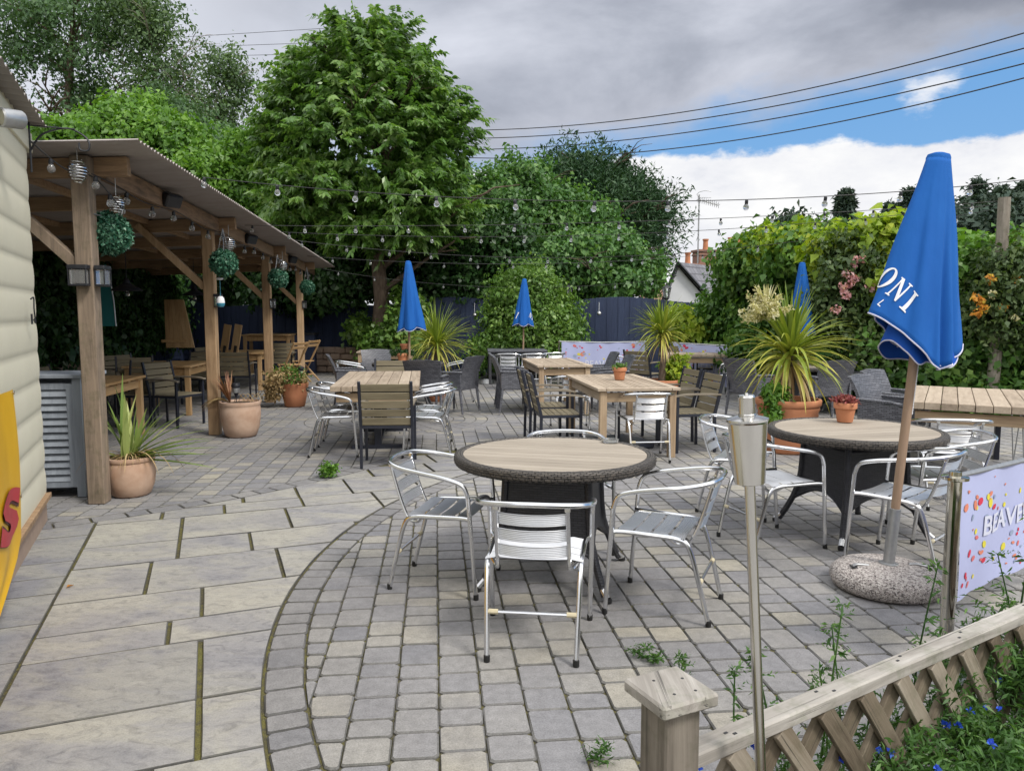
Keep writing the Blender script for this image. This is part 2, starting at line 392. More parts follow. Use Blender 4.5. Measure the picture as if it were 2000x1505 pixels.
M['l_gold'] = leafmat('golden_hop_leaf', (.14,.26,.025), (.29,.40,.035), (.46,.50,.06), .5, .4)
M['l_hedge'] = leafmat('hedge_leaf', (.03,.085,.018), (.075,.165,.03), (.18,.29,.065), .45, .3)
M['l_rose'] = leafmat('rose_leaf', (.035,.07,.025), (.075,.125,.04), (.15,.20,.07), .5, .3)
M['l_strap'] = leafmat('cordyline_leaf', (.10,.17,.02), (.26,.33,.05), (.48,.44,.10), .4, .25)
M['l_dry'] = leafmat('dry_leaf', (.22,.13,.06), (.42,.30,.15), (.55,.43,.24), .8, .2)
M['l_phorm'] = leafmat('phormium_leaf', (.12,.21,.05), (.24,.34,.09), (.50,.52,.20), .4, .2)
M['l_bronze'] = leafmat('bronze_leaf', (.16,.06,.03), (.28,.12,.06), (.38,.22,.12), .5, .2)
M['l_ball'] = leafmat('topiary_leaf', (.014,.075,.045), (.04,.15,.09), (.16,.33,.22), .4, .1)
M['l_bed'] = leafmat('bed_leaf', (.028,.075,.016), (.06,.145,.03), (.13,.24,.055), .5, .3)
M['l_vari'] = leafmat('variegated_leaf', (.12,.28,.08), (.32,.45,.25), (.60,.68,.52), .5, .2)
M['f_cream'] = leafmat('cream_blossom', (.42,.38,.20), (.62,.58,.36), (.74,.71,.52), .7, .3)
M['f_pink'] = leafmat('pink_blossom', (.55,.26,.30), (.68,.38,.42), (.78,.55,.56), .7, .3)
M['f_blue'] = leafmat('blue_blossom', (.02,.06,.55), (.04,.12,.75), (.10,.2,.85), .6, .3)
M['f_orange'] = leafmat('orange_blossom', (.55,.20,.03), (.65,.32,.06), (.75,.55,.10), .7, .3)
M['f_succ'] = leafmat('red_succulent', (.16,.03,.04), (.28,.07,.07), (.40,.18,.14), .5, .1)
# ---------------------------------------------------------------- paving
UA = R(-21.7); VV = np.array([math.sin(UA), math.cos(UA)]); UU = np.array([math.cos(UA), -math.sin(UA)])
C1 = (3.8, 4.5); R1 = 5.06; C2 = (-6.8, 10.4); R2 = 6.1; RINGW = .175
_p = np.array(at(90, 1200)); U0 = float(_p @ UU); VMAX = 8.0
C3 = (-1.68, 11.0); R3 = 1.34
def inF(x, y, g=0.0):
    p = np.array((x, y)); u = p @ UU; v = p @ VV
    return u > U0-.5-g and x < -.25+g and math.hypot(x-C1[0], y-C1[1]) > R1-g and math.hypot(x-C2[0], y-C2[1]) > R2-g and v < VMAX+g
def clip(poly, n, d):     # keep n.p <= d
    out = []
    for i in range(len(poly)):
        a, b = poly[i], poly[(i+1) % len(poly)]; fa = n[0]*a[0]+n[1]*a[1]-d; fb = n[0]*b[0]+n[1]*b[1]-d
        if fa <= 0: out.append(a)
        if fa*fb < 0: t = fa/(fa-fb); out.append((a[0]+(b[0]-a[0])*t, a[1]+(b[1]-a[1])*t))
    return out
def area(p): return abs(sum(p[i][0]*p[(i+1) % len(p)][1]-p[(i+1) % len(p)][0]*p[i][1] for i in range(len(p))))/2
class Pav:
    def __init__(s): s.v = []; s.f = []; s.r = []
    def stone(s, poly, z, ch, rnd, gap=0.0, rough=0.0, cut=.0):
        if len(poly) < 3 or area(poly) < .0012: return
        a = sum(poly[i][0]*poly[(i+1) % len(poly)][1]-poly[(i+1) % len(poly)][0]*poly[i][1] for i in range(len(poly)))
        if a < 0: poly = poly[::-1]
        if cut:      # tumbled corners
            q = []
            for i in range(len(poly)):
                p, a_, b_ = poly[i], poly[i-1], poly[(i+1) % len(poly)]
                for o in (a_, b_):
                    L = math.hypot(o[0]-p[0], o[1]-p[1]); c = min(cut*random.uniform(.6,1.6), L*.3)/max(L,1e-6)
                    q.append((p[0]+(o[0]-p[0])*c, p[1]+(o[1]-p[1])*c))
            poly = q
        n = len(poly); cx = sum(p[0] for p in poly)/n; cy = sum(p[1] for p in poly)/n; o = len(s.v)
        tz = random.uniform(-.0012,.0012); tx = random.uniform(-.006,.006); ty = random.uniform(-.006,.006)
        for k, (off, zz) in enumerate(((gap, z-.03), (gap, z-ch), (gap+ch*.9, z))):
            for p in poly:
                dx, dy = p[0]-cx, p[1]-cy; L = math.hypot(dx, dy); q = max(.2, 1-off*1.3/max(L,.02))
                j = rough if k < 2 else rough*.6
                x = cx+dx*q+random.uniform(-j,j); y = cy+dy*q+random.uniform(-j,j)
                s.v.append((x, y, zz+tz+tx*dx+ty*dy))
        for k in (0, 1):
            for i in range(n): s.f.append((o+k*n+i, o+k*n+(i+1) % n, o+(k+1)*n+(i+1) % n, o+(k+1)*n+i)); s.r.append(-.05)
        s.f.append(tuple(o+2*n+i for i in range(n))); s.r.append(rnd)
    def build(s, name, m, parent=None):
        me = bpy.data.meshes.new(name); me.from_pydata(s.v, [], s.f); me.update()
        a = me.attributes.new('rnd', 'FLOAT', 'FACE'); a.data.foreach_set('value', s.r); me.materials.append(m)
        o = bpy.data.objects.new(name, me); link(o, parent); kid(o, parent); return o
def pavemat(name, stops, stain, scale):
    t = NT(name); a = t.attr(); co = t.coord(); c = t.ramp(a, stops)
    fine = t.noise(co, 150, 3, .7); big = t.noise(co, scale, 5, .6); mid = t.noise(co, 22, 4, .65)
    c = t.mix(t.ramp(big, [(.42, (0,0,0)), (.66, (.75,.75,.75))]), c, stain)
    c = t.mix(1., c, t.ramp(fine, [(.28, (.70,.70,.70)), (.62, (1.1,1.1,1.1))]), 'MULTIPLY')
    c = t.mix(1., c, t.ramp(mid, [(.3, (.80,.80,.80)), (.65, (1.06,1.06,1.06))]), 'MULTIPLY')
    c = t.mix(1., c, t.ramp(t.noise(co, .55, 4, .65), [(.34, (.76,.76,.77)), (.56, (1.03,1.03,1.02))]), 'MULTIPLY')
    spots = t.ramp(t.noise(co, 48, 3, .6), [(.70, (0,0,0)), (.76, (.55,.55,.55))]); c = t.mix(spots, c, (.12,.115,.085))
    t.base(c); t.bump(t.math('ADD', t.math('MULTIPLY', fine, .5), mid), .45, .004); return t.set(.82, 0, .35)
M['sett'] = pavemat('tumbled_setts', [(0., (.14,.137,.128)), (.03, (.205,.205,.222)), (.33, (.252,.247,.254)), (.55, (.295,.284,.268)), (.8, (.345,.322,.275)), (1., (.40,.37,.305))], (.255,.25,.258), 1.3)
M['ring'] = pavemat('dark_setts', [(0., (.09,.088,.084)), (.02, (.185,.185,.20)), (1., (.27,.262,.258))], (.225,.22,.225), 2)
def flagmat():
    t = NT('riven_flagstone'); a = t.attr(); tc = t.node('ShaderNodeTexCoord'); vm = t.node('ShaderNodeVectorMath', operation='ADD'); t.l.new(tc.outputs['Object'], vm.inputs[0])
    cb = t.node('ShaderNodeCombineXYZ'); t.l.new(t.math('MULTIPLY', a, 61.), cb.inputs[0]); t.l.new(t.math('MULTIPLY', a, 47.), cb.inputs[1]); t.l.new(cb.outputs[0], vm.inputs[1])
    rot = t.node('ShaderNodeMapping'); t.l.new(vm.outputs[0], rot.inputs[0]); rot.inputs['Rotation'].default_value = (0,0,R(-21)); rot.inputs['Scale'].default_value = (1,1.7,1)
    big = t.noise(rot.outputs[0], 1.5, 5, .6, .8); mid = t.noise(rot.outputs[0], 11, 7, .72, 1.2); fine = t.noise(t.coord(), 160, 3, .7)
    c = t.ramp(big, [(.30, (.195,.195,.215)), (.44, (.26,.255,.262)), (.54, (.308,.299,.275)), (.70, (.36,.346,.305))])
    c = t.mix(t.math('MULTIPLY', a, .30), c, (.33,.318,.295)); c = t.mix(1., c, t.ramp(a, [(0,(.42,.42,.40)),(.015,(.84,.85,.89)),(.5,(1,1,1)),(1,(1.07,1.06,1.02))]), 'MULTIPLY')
    c = t.mix(1., c, t.ramp(mid, [(.32, (.66,.66,.68)), (.50, (.98,.98,.98)), (.66, (1.08,1.08,1.07))]), 'MULTIPLY'); c = t.mix(1., c, t.ramp(fine, [(.3, (.82,.82,.82)), (.6, (1.05,1.05,1.05))]), 'MULTIPLY')
    t.base(c); t.bump(t.math('ADD', mid, t.math('MULTIPLY', fine, .3)), .55, .006); return t.set(.8, 0, .35)
M['flag'] = flagmat()
def jointmat():
    t = NT('mossy_joint_sand'); co = t.coord(); n = t.noise(co, 1.1, 3); n2 = t.noise(co, 28, 4); n3 = t.noise(co, 160, 2)
    f = t.math('ADD', t.math('MULTIPLY', n, .55), t.math('MULTIPLY', n2, .45))
    c = t.ramp(f, [(.34, (.045,.041,.035)), (.46, (.09,.08,.045)), (.56, (.15,.135,.035)), (.72, (.17,.18,.045))])
    t.base(t.mix(1., c, t.ramp(n3, [(.3, (.5,.5,.5)), (.7, (1.2,1.2,1.2))]), 'MULTIPLY')); t.bump(n3, .8, .01); return t.set(.95)
M['joint'] = jointmat()
def plane(name, x0, x1, y0, y1, z, m, kind='structure'):
    b = MB(); b.add([(x0,y0,z),(x1,y0,z),(x1,y1,z),(x0,y1,z)], [(0,1,2,3)]); return tag(b.build(name, m, smooth=False), kind=kind)
M['ground'] = simple('rough_ground', (.075,.09,.03), (.06,.05,.03), 2, .95, bump=.3)
plane('ground', -900, 900, -300, 1500, -.06, M['ground'])
plane('patio_bed', -11, 11, .3, 24, -.012, M['joint'])
M['pave'] = simple('plain_paving', (.34,.33,.31), (.26,.255,.25), 3, .85)
plane('unseen_paving', -11, 11, -14, .3, -.012, M['pave'])  # unseen paving behind the camera, added for steel reflections and bounce light
ANG = math.atan(-.101)           # setts run nearly straight away from the camera
gx = np.array([math.cos(ANG), math.sin(ANG)])*1.0; gx = np.array([math.cos(-ANG), -math.sin(-ANG)])
gy = np.array([math.sin(ANG), math.cos(ANG)]); gx = np.array([math.cos(ANG), -math.sin(ANG)])
pv = Pav(); CW = .172
for i in range(-62, 62):
    a0 = i*CW; b0 = -.5-random.random()*.2
    while b0 < 21.5:
        ln = random.choice((.125, .172, .172, .215)); b1 = b0+ln
        cen = gx*(a0+CW/2)+gy*((b0+b1)/2)
        x, y = cen
        vis = abs(x) < y*.72+2.2 and y > 1.0 and not (x < -4.2 and y < 4.5)
        if vis and not (x > 10.4 or x < -10.4):
            poly = [tuple(gx*a+gy*b) for a, b in ((a0,b0+.002),(a0+CW,b0+.002),(a0+CW,b1-.002),(a0,b1-.002))]
            ins = [inF(*p, RINGW) for p in poly]; keep = True
            if any(ins):
                d1 = math.hypot(x-C1[0], y-C1[1])-(R1-RINGW); d2 = math.hypot(x-C2[0], y-C2[1])-(R2-RINGW)
                dv = VMAX+RINGW-cen @ VV
                if abs(dv) < .2 and d1 > .12 and d2 > .12:
                    poly = clip(poly, tuple(-VV), -(VMAX+RINGW)) if not all(ins) else []
                elif all(ins) and min(d1, d2) > .13: poly = []
                else:
                    Cc, Rr = (C1, R1) if d1 < d2 else (C2, R2)
                    n = (cen-np.array(Cc)); n /= np.linalg.norm(n); poly = clip(poly, n, n @ np.array(Cc)+Rr-RINGW)
            if poly and math.hypot(x-C3[0], y-C3[1]) < R3+.2:
                d3 = math.hypot(x-C3[0], y-C3[1])
                n = np.array(C3)-cen; n /= max(np.linalg.norm(n), 1e-6); poly = clip(poly, n, n @ np.array(C3)-R3) if d3 > R3-.15 else []
            if poly:
                near = y < 7
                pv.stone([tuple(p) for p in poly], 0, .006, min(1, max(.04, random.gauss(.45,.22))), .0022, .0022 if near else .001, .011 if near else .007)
        b0 = b1
k = 0; r = 0.
while r < R3-.01:                 # round feature in the setts
    r2 = r+.165; n = max(1, int(2*math.pi*(r+.08)/.17))
    for q in range(n):
        a, b = 2*math.pi*q/n, 2*math.pi*(q+1)/n
        if r == 0: poly = [(C3[0]+.16*math.cos(t*math.pi/4), C3[1]+.16*math.sin(t*math.pi/4)) for t in range(8)]
        else: poly = [(C3[0]+rr*math.cos(t), C3[1]+rr*math.sin(t)) for rr, t in ((r,a),(r2,a),(r2,b),(r,b))]
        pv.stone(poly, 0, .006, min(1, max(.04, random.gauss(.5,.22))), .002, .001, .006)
        if r == 0: break
    r = r2
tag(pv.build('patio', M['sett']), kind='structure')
pr = Pav()
for Cc, Rr, lo, hi in ((C1, R1, R(120), R(250)), (C2, R2, R(-75), R(25))):
    a = lo
    while a < hi:
        da = random.choice((.13,.165,.20))/Rr*(1.25 if Rr > 5.5 else 1)
        m_ = a+da/2; x, y = Cc[0]+(Rr-.08)*math.cos(m_), Cc[1]+(Rr-.08)*math.sin(m_)
        xo, yo = Cc[0]+(Rr+.05)*math.cos(m_), Cc[1]+(Rr+.05)*math.sin(m_)
        if inF(xo, yo, .0) and y > 1.5:
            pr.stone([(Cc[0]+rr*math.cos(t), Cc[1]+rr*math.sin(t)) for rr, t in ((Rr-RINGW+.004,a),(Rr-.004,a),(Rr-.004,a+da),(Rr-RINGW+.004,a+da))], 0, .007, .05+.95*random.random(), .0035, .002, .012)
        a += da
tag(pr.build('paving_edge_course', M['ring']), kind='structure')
fl = Pav()
def flag(u0, u1, v0, v1, gu, gv, rnd):
    poly = [tuple(UU*a+VV*b) for a, b in ((u0+gu/2,v0+gv/2),(u1-gu/2,v0+gv/2),(u1-gu/2,v1-gv/2),(u0+gu/2,v1-gv/2))]
    cen = UU*(u0+u1)/2+VV*(v0+v1)/2
    if cen[1] < 1.2 or cen[1] > 10 or cen[0] > -.4: return
    for Cc, Rr in ((C1, R1+.006), (C2, R2+.006)):
        if not any(math.hypot(p[0]-Cc[0], p[1]-Cc[1]) < Rr+.02 for p in poly+[tuple(cen)]): continue
        # convex piece outside a circle: cut along the chord tangent nearest the piece
        pin = [p for p in poly if math.hypot(p[0]-Cc[0], p[1]-Cc[1]) < Rr]
        if len(pin) == len(poly): return
        q = min(np.linspace(0,1,40), key=lambda t_: 0)
        # split into narrow strips so the cut follows the curve
        n_ = 10; out = []
        edge = []
        for i in range(len(poly)):
            A = np.array(poly[i]); B = np.array(poly[(i+1) % len(poly)])
            for t_ in np.linspace(0, 1, 26)[:-1]: edge.append(A+(B-A)*t_)
        edge = [tuple(Cc+ (p-np.array(Cc))*max(1., Rr/max(np.linalg.norm(p-np.array(Cc)),1e-6))) if np.linalg.norm(p-np.array(Cc)) < Rr else tuple(p) for p in edge]
        # drop points projected along the circle that left the original piece
        def inside(p):
            s = []
            for i in range(len(poly)):
                A, B = poly[i], poly[(i+1) % len(poly)]; s.append((B[0]-A[0])*(p[1]-A[1])-(B[1]-A[1])*(p[0]-A[0]))
            return all(x > -2e-3 for x in s) or all(x < 2e-3 for x in s)
        poly = [p for p in edge if inside(p)]
        if len(poly) < 4 or area(poly) < .02: return
    rnd = .05+.95*rnd
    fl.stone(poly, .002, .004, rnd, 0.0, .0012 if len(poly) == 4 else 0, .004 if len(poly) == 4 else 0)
v = -.4; seq = [.60,.45,.60,.60,.30,.60,.45,.60,.30,.45,.60,.45,.60,.30]*3; si = 0
while v < VMAX-.2:
    h = seq[si]; si += 1; u = U0+.0; u -= 0
    v1 = min(v+h, VMAX); first = True
    while u < U0+5.6:
        w = random.choice((.45,.6,.6,.75)) if not first else random.choice((.45,.6,.75)); first = False
        flag(u, u+w, v, v1, random.choice((.016,.020,.025)), .012, random.random()); u += w
    v = v1
v = -.5
while v < VMAX:
    h = random.choice((.3,.45,.6)); flag(U0-.46, U0, v, v+h, .012, .008, random.random()*.4); v += h
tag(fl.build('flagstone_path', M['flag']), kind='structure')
# ---------------------------------------------------------------- camera, sun, sky
cam = bpy.data.cameras.new('camera'); co_ = link(bpy.data.objects.new('camera', cam)); SC.camera = co_
cam.sensor_width = 36; cam.lens = F/2000*36; cam.clip_start = .05; cam.clip_end = 5000
co_.location = (0,0,H); co_.rotation_euler = (math.pi/2-PITCH, 0, 0)
SUN_EL, SUN_AZ = 50, 130      # azimuth clockwise from straight ahead (+Y)
sun = bpy.data.lights.new('sun', 'SUN'); sun.energy = SUN_E = 2.0; sun.angle = R(14); sun.color = (1,.95,.87)
so = link(bpy.data.objects.new('sun', sun)); so.location = (-8,-8,12)
sd = Vector((math.sin(R(SUN_AZ))*math.cos(R(SUN_EL)), math.cos(R(SUN_AZ))*math.cos(R(SUN_EL)), math.sin(R(SUN_EL))))
so.rotation_euler = (-sd).to_track_quat('-Z', 'Y').to_euler()
W = bpy.data.worlds.new('World'); SC.world = W; W.use_nodes = True
def sky():
    t = NT.__new__(NT); t.m = W; t.t = W.node_tree; t.n = t.t.nodes; t.l = t.t.links
    bg = t.n['Background']; sk = t.node('ShaderNodeTexSky'); sk.sky_type = 'NISHITA'; sk.sun_disc = False
    sk.sun_elevation = R(SUN_EL); sk.sun_rotation = R(SUN_AZ)
    tc = t.node('ShaderNodeTexCoord'); sp = t.node('ShaderNodeSeparateXYZ'); t.l.new(tc.outputs['Generated'], sp.inputs[0]); x, y, z = sp.outputs
    ym = t.math('MAXIMUM', y, .12); p = t.math('DIVIDE', x, ym); q = t.math('DIVIDE', z, ym)
    # cloud noise laid on a flat ceiling: direction divided by height
    d = t.node('ShaderNodeVectorMath', operation='MULTIPLY'); t.l.new(tc.outputs['Generated'], d.inputs[0]); d.inputs[1].default_value = (1,1,2.1)
    N1 = t.noise(d.outputs[0], 2.3, 8, .58, .3); N2 = t.noise(d.outputs[0], 9, 8, .62); N3 = t.noise(d.outputs[0], 1.1, 4, .5)
    def sub(a, b): return t.math('SUBTRACT', a, b)
    def mul(a, b): return t.math('MULTIPLY', a, b)
    def add(a, b): return t.math('ADD', a, b)
    def sstep(v, lo, hi):
        mr = t.node('ShaderNodeMapRange', interpolation_type='SMOOTHSTEP'); t.l.new(v, mr.inputs[0]); mr.inputs[1].default_value = lo; mr.inputs[2].default_value = hi; return mr.outputs[0]
    pp = t.math('MAXIMUM', p, -.1)
    top = add(.190, mul(pp, .072)); top = add(top, mul(sub(N2, .5), .07))
    mw = sstep(sub(top, q), -.002, .010)                        # heaped white cloud low on the right
    up = add(.181, mul(mul(pp, pp), .16)); up = add(up, mul(pp, .142)); up = add(up, add(mul(sub(N1, .5), .12), mul(sub(N2, .5), .07)))
    md = sstep(sub(q, up), -.012, .05)                         # grey layer overhead
    fr = sstep(y, .02, .2)
    blue = t.mix(.55, t.mix(1., sk.outputs[0], (.125,.125,.125), 'MULTIPLY'), (.13,.44,.93))
    wh = t.ramp(add(mul(N2, .6), mul(N1, .4)), [(.30, (.66,.69,.77)), (.44, (.88,.89,.93)), (.58, (1.0,1.0,1.0))])
    dk = t.ramp(add(mul(N1, .55), mul(N3, .45)), [(.38, (.19,.21,.26)), (.48, (.28,.305,.37)), (.56, (.44,.47,.55)), (.67, (.72,.75,.84))])
    lf = sstep(mul(p, -1.), .05, .50); dk = t.mix(mul(lf, .85), dk, (.80,.83,.92))
    edge = sstep(sub(q, up), .10, .0); dk = t.mix(mul(edge, .6), dk, (.60,.62,.70))
    pd = t.math('SQRT', add(mul(mul(sub(p,.535),sub(p,.535)),.55), mul(sub(q,.288),sub(q,.288)))); puff = sstep(sub(add(.012, mul(sub(N2,.42),.16)), pd), -.012, .02)
    c = t.mix(md, blue, dk); c = t.mix(mul(puff,.85), c, (.92,.93,.96)); c = t.mix(mw, c, wh); c = t.mix(1., c, (.735,.735,.735), 'MULTIPLY')
    bk = t.ramp(N1, [(.35, (.85,.88,.95)), (.6, (1.55,1.52,1.46))]); bk = t.mix(1., bk, t.ramp(sstep(z, .05, .5), [(0,(.42,.42,.42)),(1,(1.08,1.08,1.08))]), 'MULTIPLY')  # unseen sky behind the camera, brightened as soft fill, its low part dimmed
    c = t.mix(fr, bk, c)
    hi = sstep(z, .45, .8); c = t.mix(hi, c, t.ramp(N1, [(.35, (.9,.93,1.0)), (.65, (1.35,1.35,1.34))]))  # unseen sky high above, brightened for the same soft fill
    lo = sstep(mul(z, -1.), -.02, .05); c = t.mix(lo, c, (.12,.12,.10))
    t.l.new(c, bg.inputs[0]); bg.inputs[1].default_value = 1.0
sky()
SC.view_settings.view_transform = 'Standard'; SC.view_settings.look = 'None'; SC.view_settings.exposure = 0.45; SC.view_settings.gamma = 1
SC.cycles.use_denoising = True; SC.cycles.max_bounces = 7; SC.cycles.diffuse_bounces = 4; SC.cycles.glossy_bounces = 4; SC.cycles.transmission_bounces = 5; SC.cycles.caustics_reflective = False; SC.cycles.caustics_refractive = False
SC.cycles.use_adaptive_sampling = True; SC.cycles.adaptive_threshold = .015
# ---------------------------------------------------------------- chairs (front towards +Y)
def ribbed(b, x0, x1, c0, width, up, nrm, bow, ribs=6, n=7, amp=.0022):
    """a ribbed metal slat running in x; c0 centre (y,z); up/nrm unit (y,z) vectors; bow(x) displacement along nrm"""
    G = []
    for i in range(ribs*2+1):
        s_ = (i/(ribs*2)-.5)*width; a = amp if i % 2 else -amp; row = []
        for k in range(n):
            x = x0+(x1-x0)*k/(n-1); d = bow(2*k/(n-1)-1)+a
            row.append((x, c0[0]+up[0]*s_+nrm[0]*d, c0[1]+up[1]*s_+nrm[1]*d))
        G.append(row)
    b.grid(G)
def make_alu():
    t = thing('aluminium_chair', 'x', 'chair')
    fl_ = [(.25,.235,.012),(.254,.215,.30),(.258,.195,.565)]
    arm = [(.258,.195,.565),(.261,.165,.63),(.266,.08,.662),(.270,-.06,.688),(.255,-.19,.708),(.19,-.275,.722),(.09,-.308,.728),(0,-.315,.73)]
    full = crom(arm, 6); full = full+[Vector((-p.x, p.y, p.z)) for p in full[::-1][1:]]
    b = MB(); b.tube(full, .0125, 10); b.build('arm_rail', M['alu'], t)
    for s in (-1, 1):
        b = MB(); b.tube([(s*x, y, z) for x, y, z in fl_], .0125, 10); l = b.build('leg', M['alu'], t)
        b = MB(); b.lathe([(.0135,0),(.0145,.004),(.0145,.03),(.0128,.032)], 10, (s*.25,.236,0)); b.build('foot_cap', M['rubber'], l)
        pts = crom([(s*.20,-.285,.012),(s*.207,-.235,.22),(s*.213,-.185,.39),(s*.216,-.13,.430),(s*.22,0,.437),(s*.228,.15,.44),(s*.245,.205,.438)], 5)
        b = MB(); b.tube(pts, .0125, 10); l = b.build('leg', M['alu'], t)
        b = MB(); b.lathe([(.0135,0),(.0145,.004),(.0145,.03),(.0128,.032)], 10, (s*.20,-.286,0)); b.build('foot_cap', M['rubber'], l)
    for s in (-1, 1):
        b = MB(); b.tube(crom([(s*.158,-.285,.708),(s*.160,-.255,.60),(s*.162,-.215,.48),(s*.166,-.175,.405),(s*.180,-.125,.396),(s*.214,-.085,.43)], 5), .0095, 8)
        b.box((s*.158,-.285,.708), (.026,.02,.024)); b.build('back_upright', M['alu'], t)
    b = MB(); up = Vector((-.30,.954)).normalized(); nr = (.954,.30)
    for k in range(3):
        z = .500+k*.078; y = -.213-(z-.48)*.31; ribbed(b, -.155, .155, (y,z), .055, up, (nr[0],nr[1]), lambda q: -.022*(1-q*q)+.004)
        for s in (-.0275, .0275):
            b.tube([(x*.155, y+up[0]*s+nr[0]*(-.022*(1-x*x)+.004), z+up[1]*s+nr[1]*(-.022*(1-x*x)+.004)) for x in np.linspace(-1,1,7)], .0032, 5)
    b.build('backrest', M['alu_slat'], t)
    b = MB()
    for k in range(4):
        y = -.125+k*.092; ribbed(b, -.225, .225, (y,.449-.004*(k == 3)), .079, (1,0), (0,1), lambda q: .004-.012*(1-q*q)-.016*max(0,abs(q)-.8)*5, 7, 9)
    b.build('seat', M['alu_slat'], t)
    b = MB(); b.tube([(-.207,-.238,.215),(.207,-.238,.215)], .0085, 8); st = b.build('stretcher', M['alu'], t)
    for s in (-1, 1): b = MB(); b.tube([(s*.20,-.238,.215),(s*.155,-.238,.215)], .0125, 8); b.build('joint_sleeve', M['plastic'], st)
    return t
def make_slat():
    t = thing('slatted_chair', 'x', 'chair'); W2 = .255
    for s in (-1, 1):
        b = MB(); b.bar((s*W2,-.215,0), (s*W2,-.205,.43), .028, .032, (0,1,0)); b.bar((s*W2,-.205,.425), (s*W2,-.315,.885), .028, .032, (0,1,0)); b.build('leg', M['blackmetal'], t)
        b = MB(); b.bar((s*W2,.235,0), (s*W2,.235,.63), .028, .032, (0,1,0)); b.build('leg', M['blackmetal'], t)
        b = MB(); G = crom([(s*W2,-.27,.648),(s*W2,-.05,.655),(s*W2,.15,.652),(s*W2,.275,.632)], 3)
        for i in range(len(G)-1): b.bar(G[i], G[i+1], .048, .02, bev=.002, rnd=.5, ext=.004)
        b.build('arm_rest', M['armwood'], t)
    b = MB(); r = random.random
    for k in range(5):
        z = .478+k*.086; y = -.218-(z-.43)*.239+.012; b.box((0,y,z), (2*W2-.03,.014,.076), Matrix.Rotation(R(13.5), 3, 'X'), .003)
    b.build('backrest', M['slatwood'], t)
    b = MB()
    for k in range(6): b.box((0,-.165+k*.073,.438), (2*W2-.03,.066,.014), None, .003)
    b.build('seat', M['slatwood'], t)
    b = MB()
    for s in (-1, 1): b.bar((s*(W2-.02),-.2,.418), (s*(W2-.02),.235,.418), .024, .03)
    for y in (-.2, .225): b.bar((-W2,y,.418), (W2,y,.418), .024, .03)
    b.build('seat_frame', M['blackmetal'], t); return t
def make_wicker():
    t = thing('wicker_chair', 'x', 'chair')
    def shell(name, pts_f, n, m, th):
        b = MB(); A = [[Vector(pts_f(i/(n-1), k/(m-1))) for k in range(m)] for i in range(n)]
        off = th(0) if callable(th) else th
        Bk = [[p+Vector(off) for p in row] for row in A]
        b.grid(A, rnd=.5); b.grid([r[::-1] for r in Bk], rnd=.5)
        for e0, e1 in ((A[0], Bk[0]), (A[-1], Bk[-1])): b.grid([e0, e1], rnd=.5)
        b.grid([[r[0] for r in A], [r[0] for r in Bk]], rnd=.5); b.grid([[r[-1] for r in A], [r[-1] for r in Bk]], rnd=.5)
        return b
    def back(a, c):
        w = .225+.045*a; q = 2*c-1; z = .40+.49*a+(.018*(1-q*q) if a > .9 else 0); return (q*w, -.20-.13*a*a-.03*a+.03*q*q, z)
    shell('backrest', back, 9, 9, (0,-.035,0)).build('backrest', M['weave_chair'], t)
    b = MB(); b.box((0,.01,.415), (.50,.46,.06), None, .02, .5); b.build('seat', M['weave_chair'], t)
    for s in (-1, 1):
        def arm(a, c): return (s*(.265+.01*a), -.24+.44*c+.02*(c*a), .40+.245*a-(.03*c*c*a))
        shell('arm', arm, 6, 6, (-s*.03,0,0)).build('arm_panel', M['weave_chair'], t)
        b = MB(); P = [(s*.262,-.26,.665),(s*.264,-.05,.662),(s*.262,.12,.655),(s*.258,.22,.63)]
        G = crom(P, 4)
        for i in range(len(G)-1): b.bar(G[i], G[i+1], .055, .03, bev=.008, rnd=.5, ext=.006)
        b.build('arm_rest', M['weave_chair'], t)
        for yy, bx in ((.205,0), (-.22,-.05)):
            b = MB(); b.tube([(s*.245,yy,.40),(s*.25,yy+bx*.5,.2),(s*.255,yy+bx,.03)], [.023,.02,.016], 8); l = b.build('leg', M['weave_chair'], t)
            b = MB(); b.lathe([(.015,0),(.018,.004),(.018,.035),(.016,.036)], 10, (s*.2555,yy+bx,0)); b.build('foot_cap', M['cap'], l)
    return t
ALU = make_alu(); SLAT = make_slat(); WIC = make_wicker(); USED = set()
def chair(src, x, y, rz, label, group, z=0):
    if src.name not in USED: USED.add(src.name); src.location = (x,y,z); src.rotation_euler = (0,0,R(rz)); src['label'] = label; src['group'] = group; return src
    return dup(src, (x,y,z), R(rz), label, group)
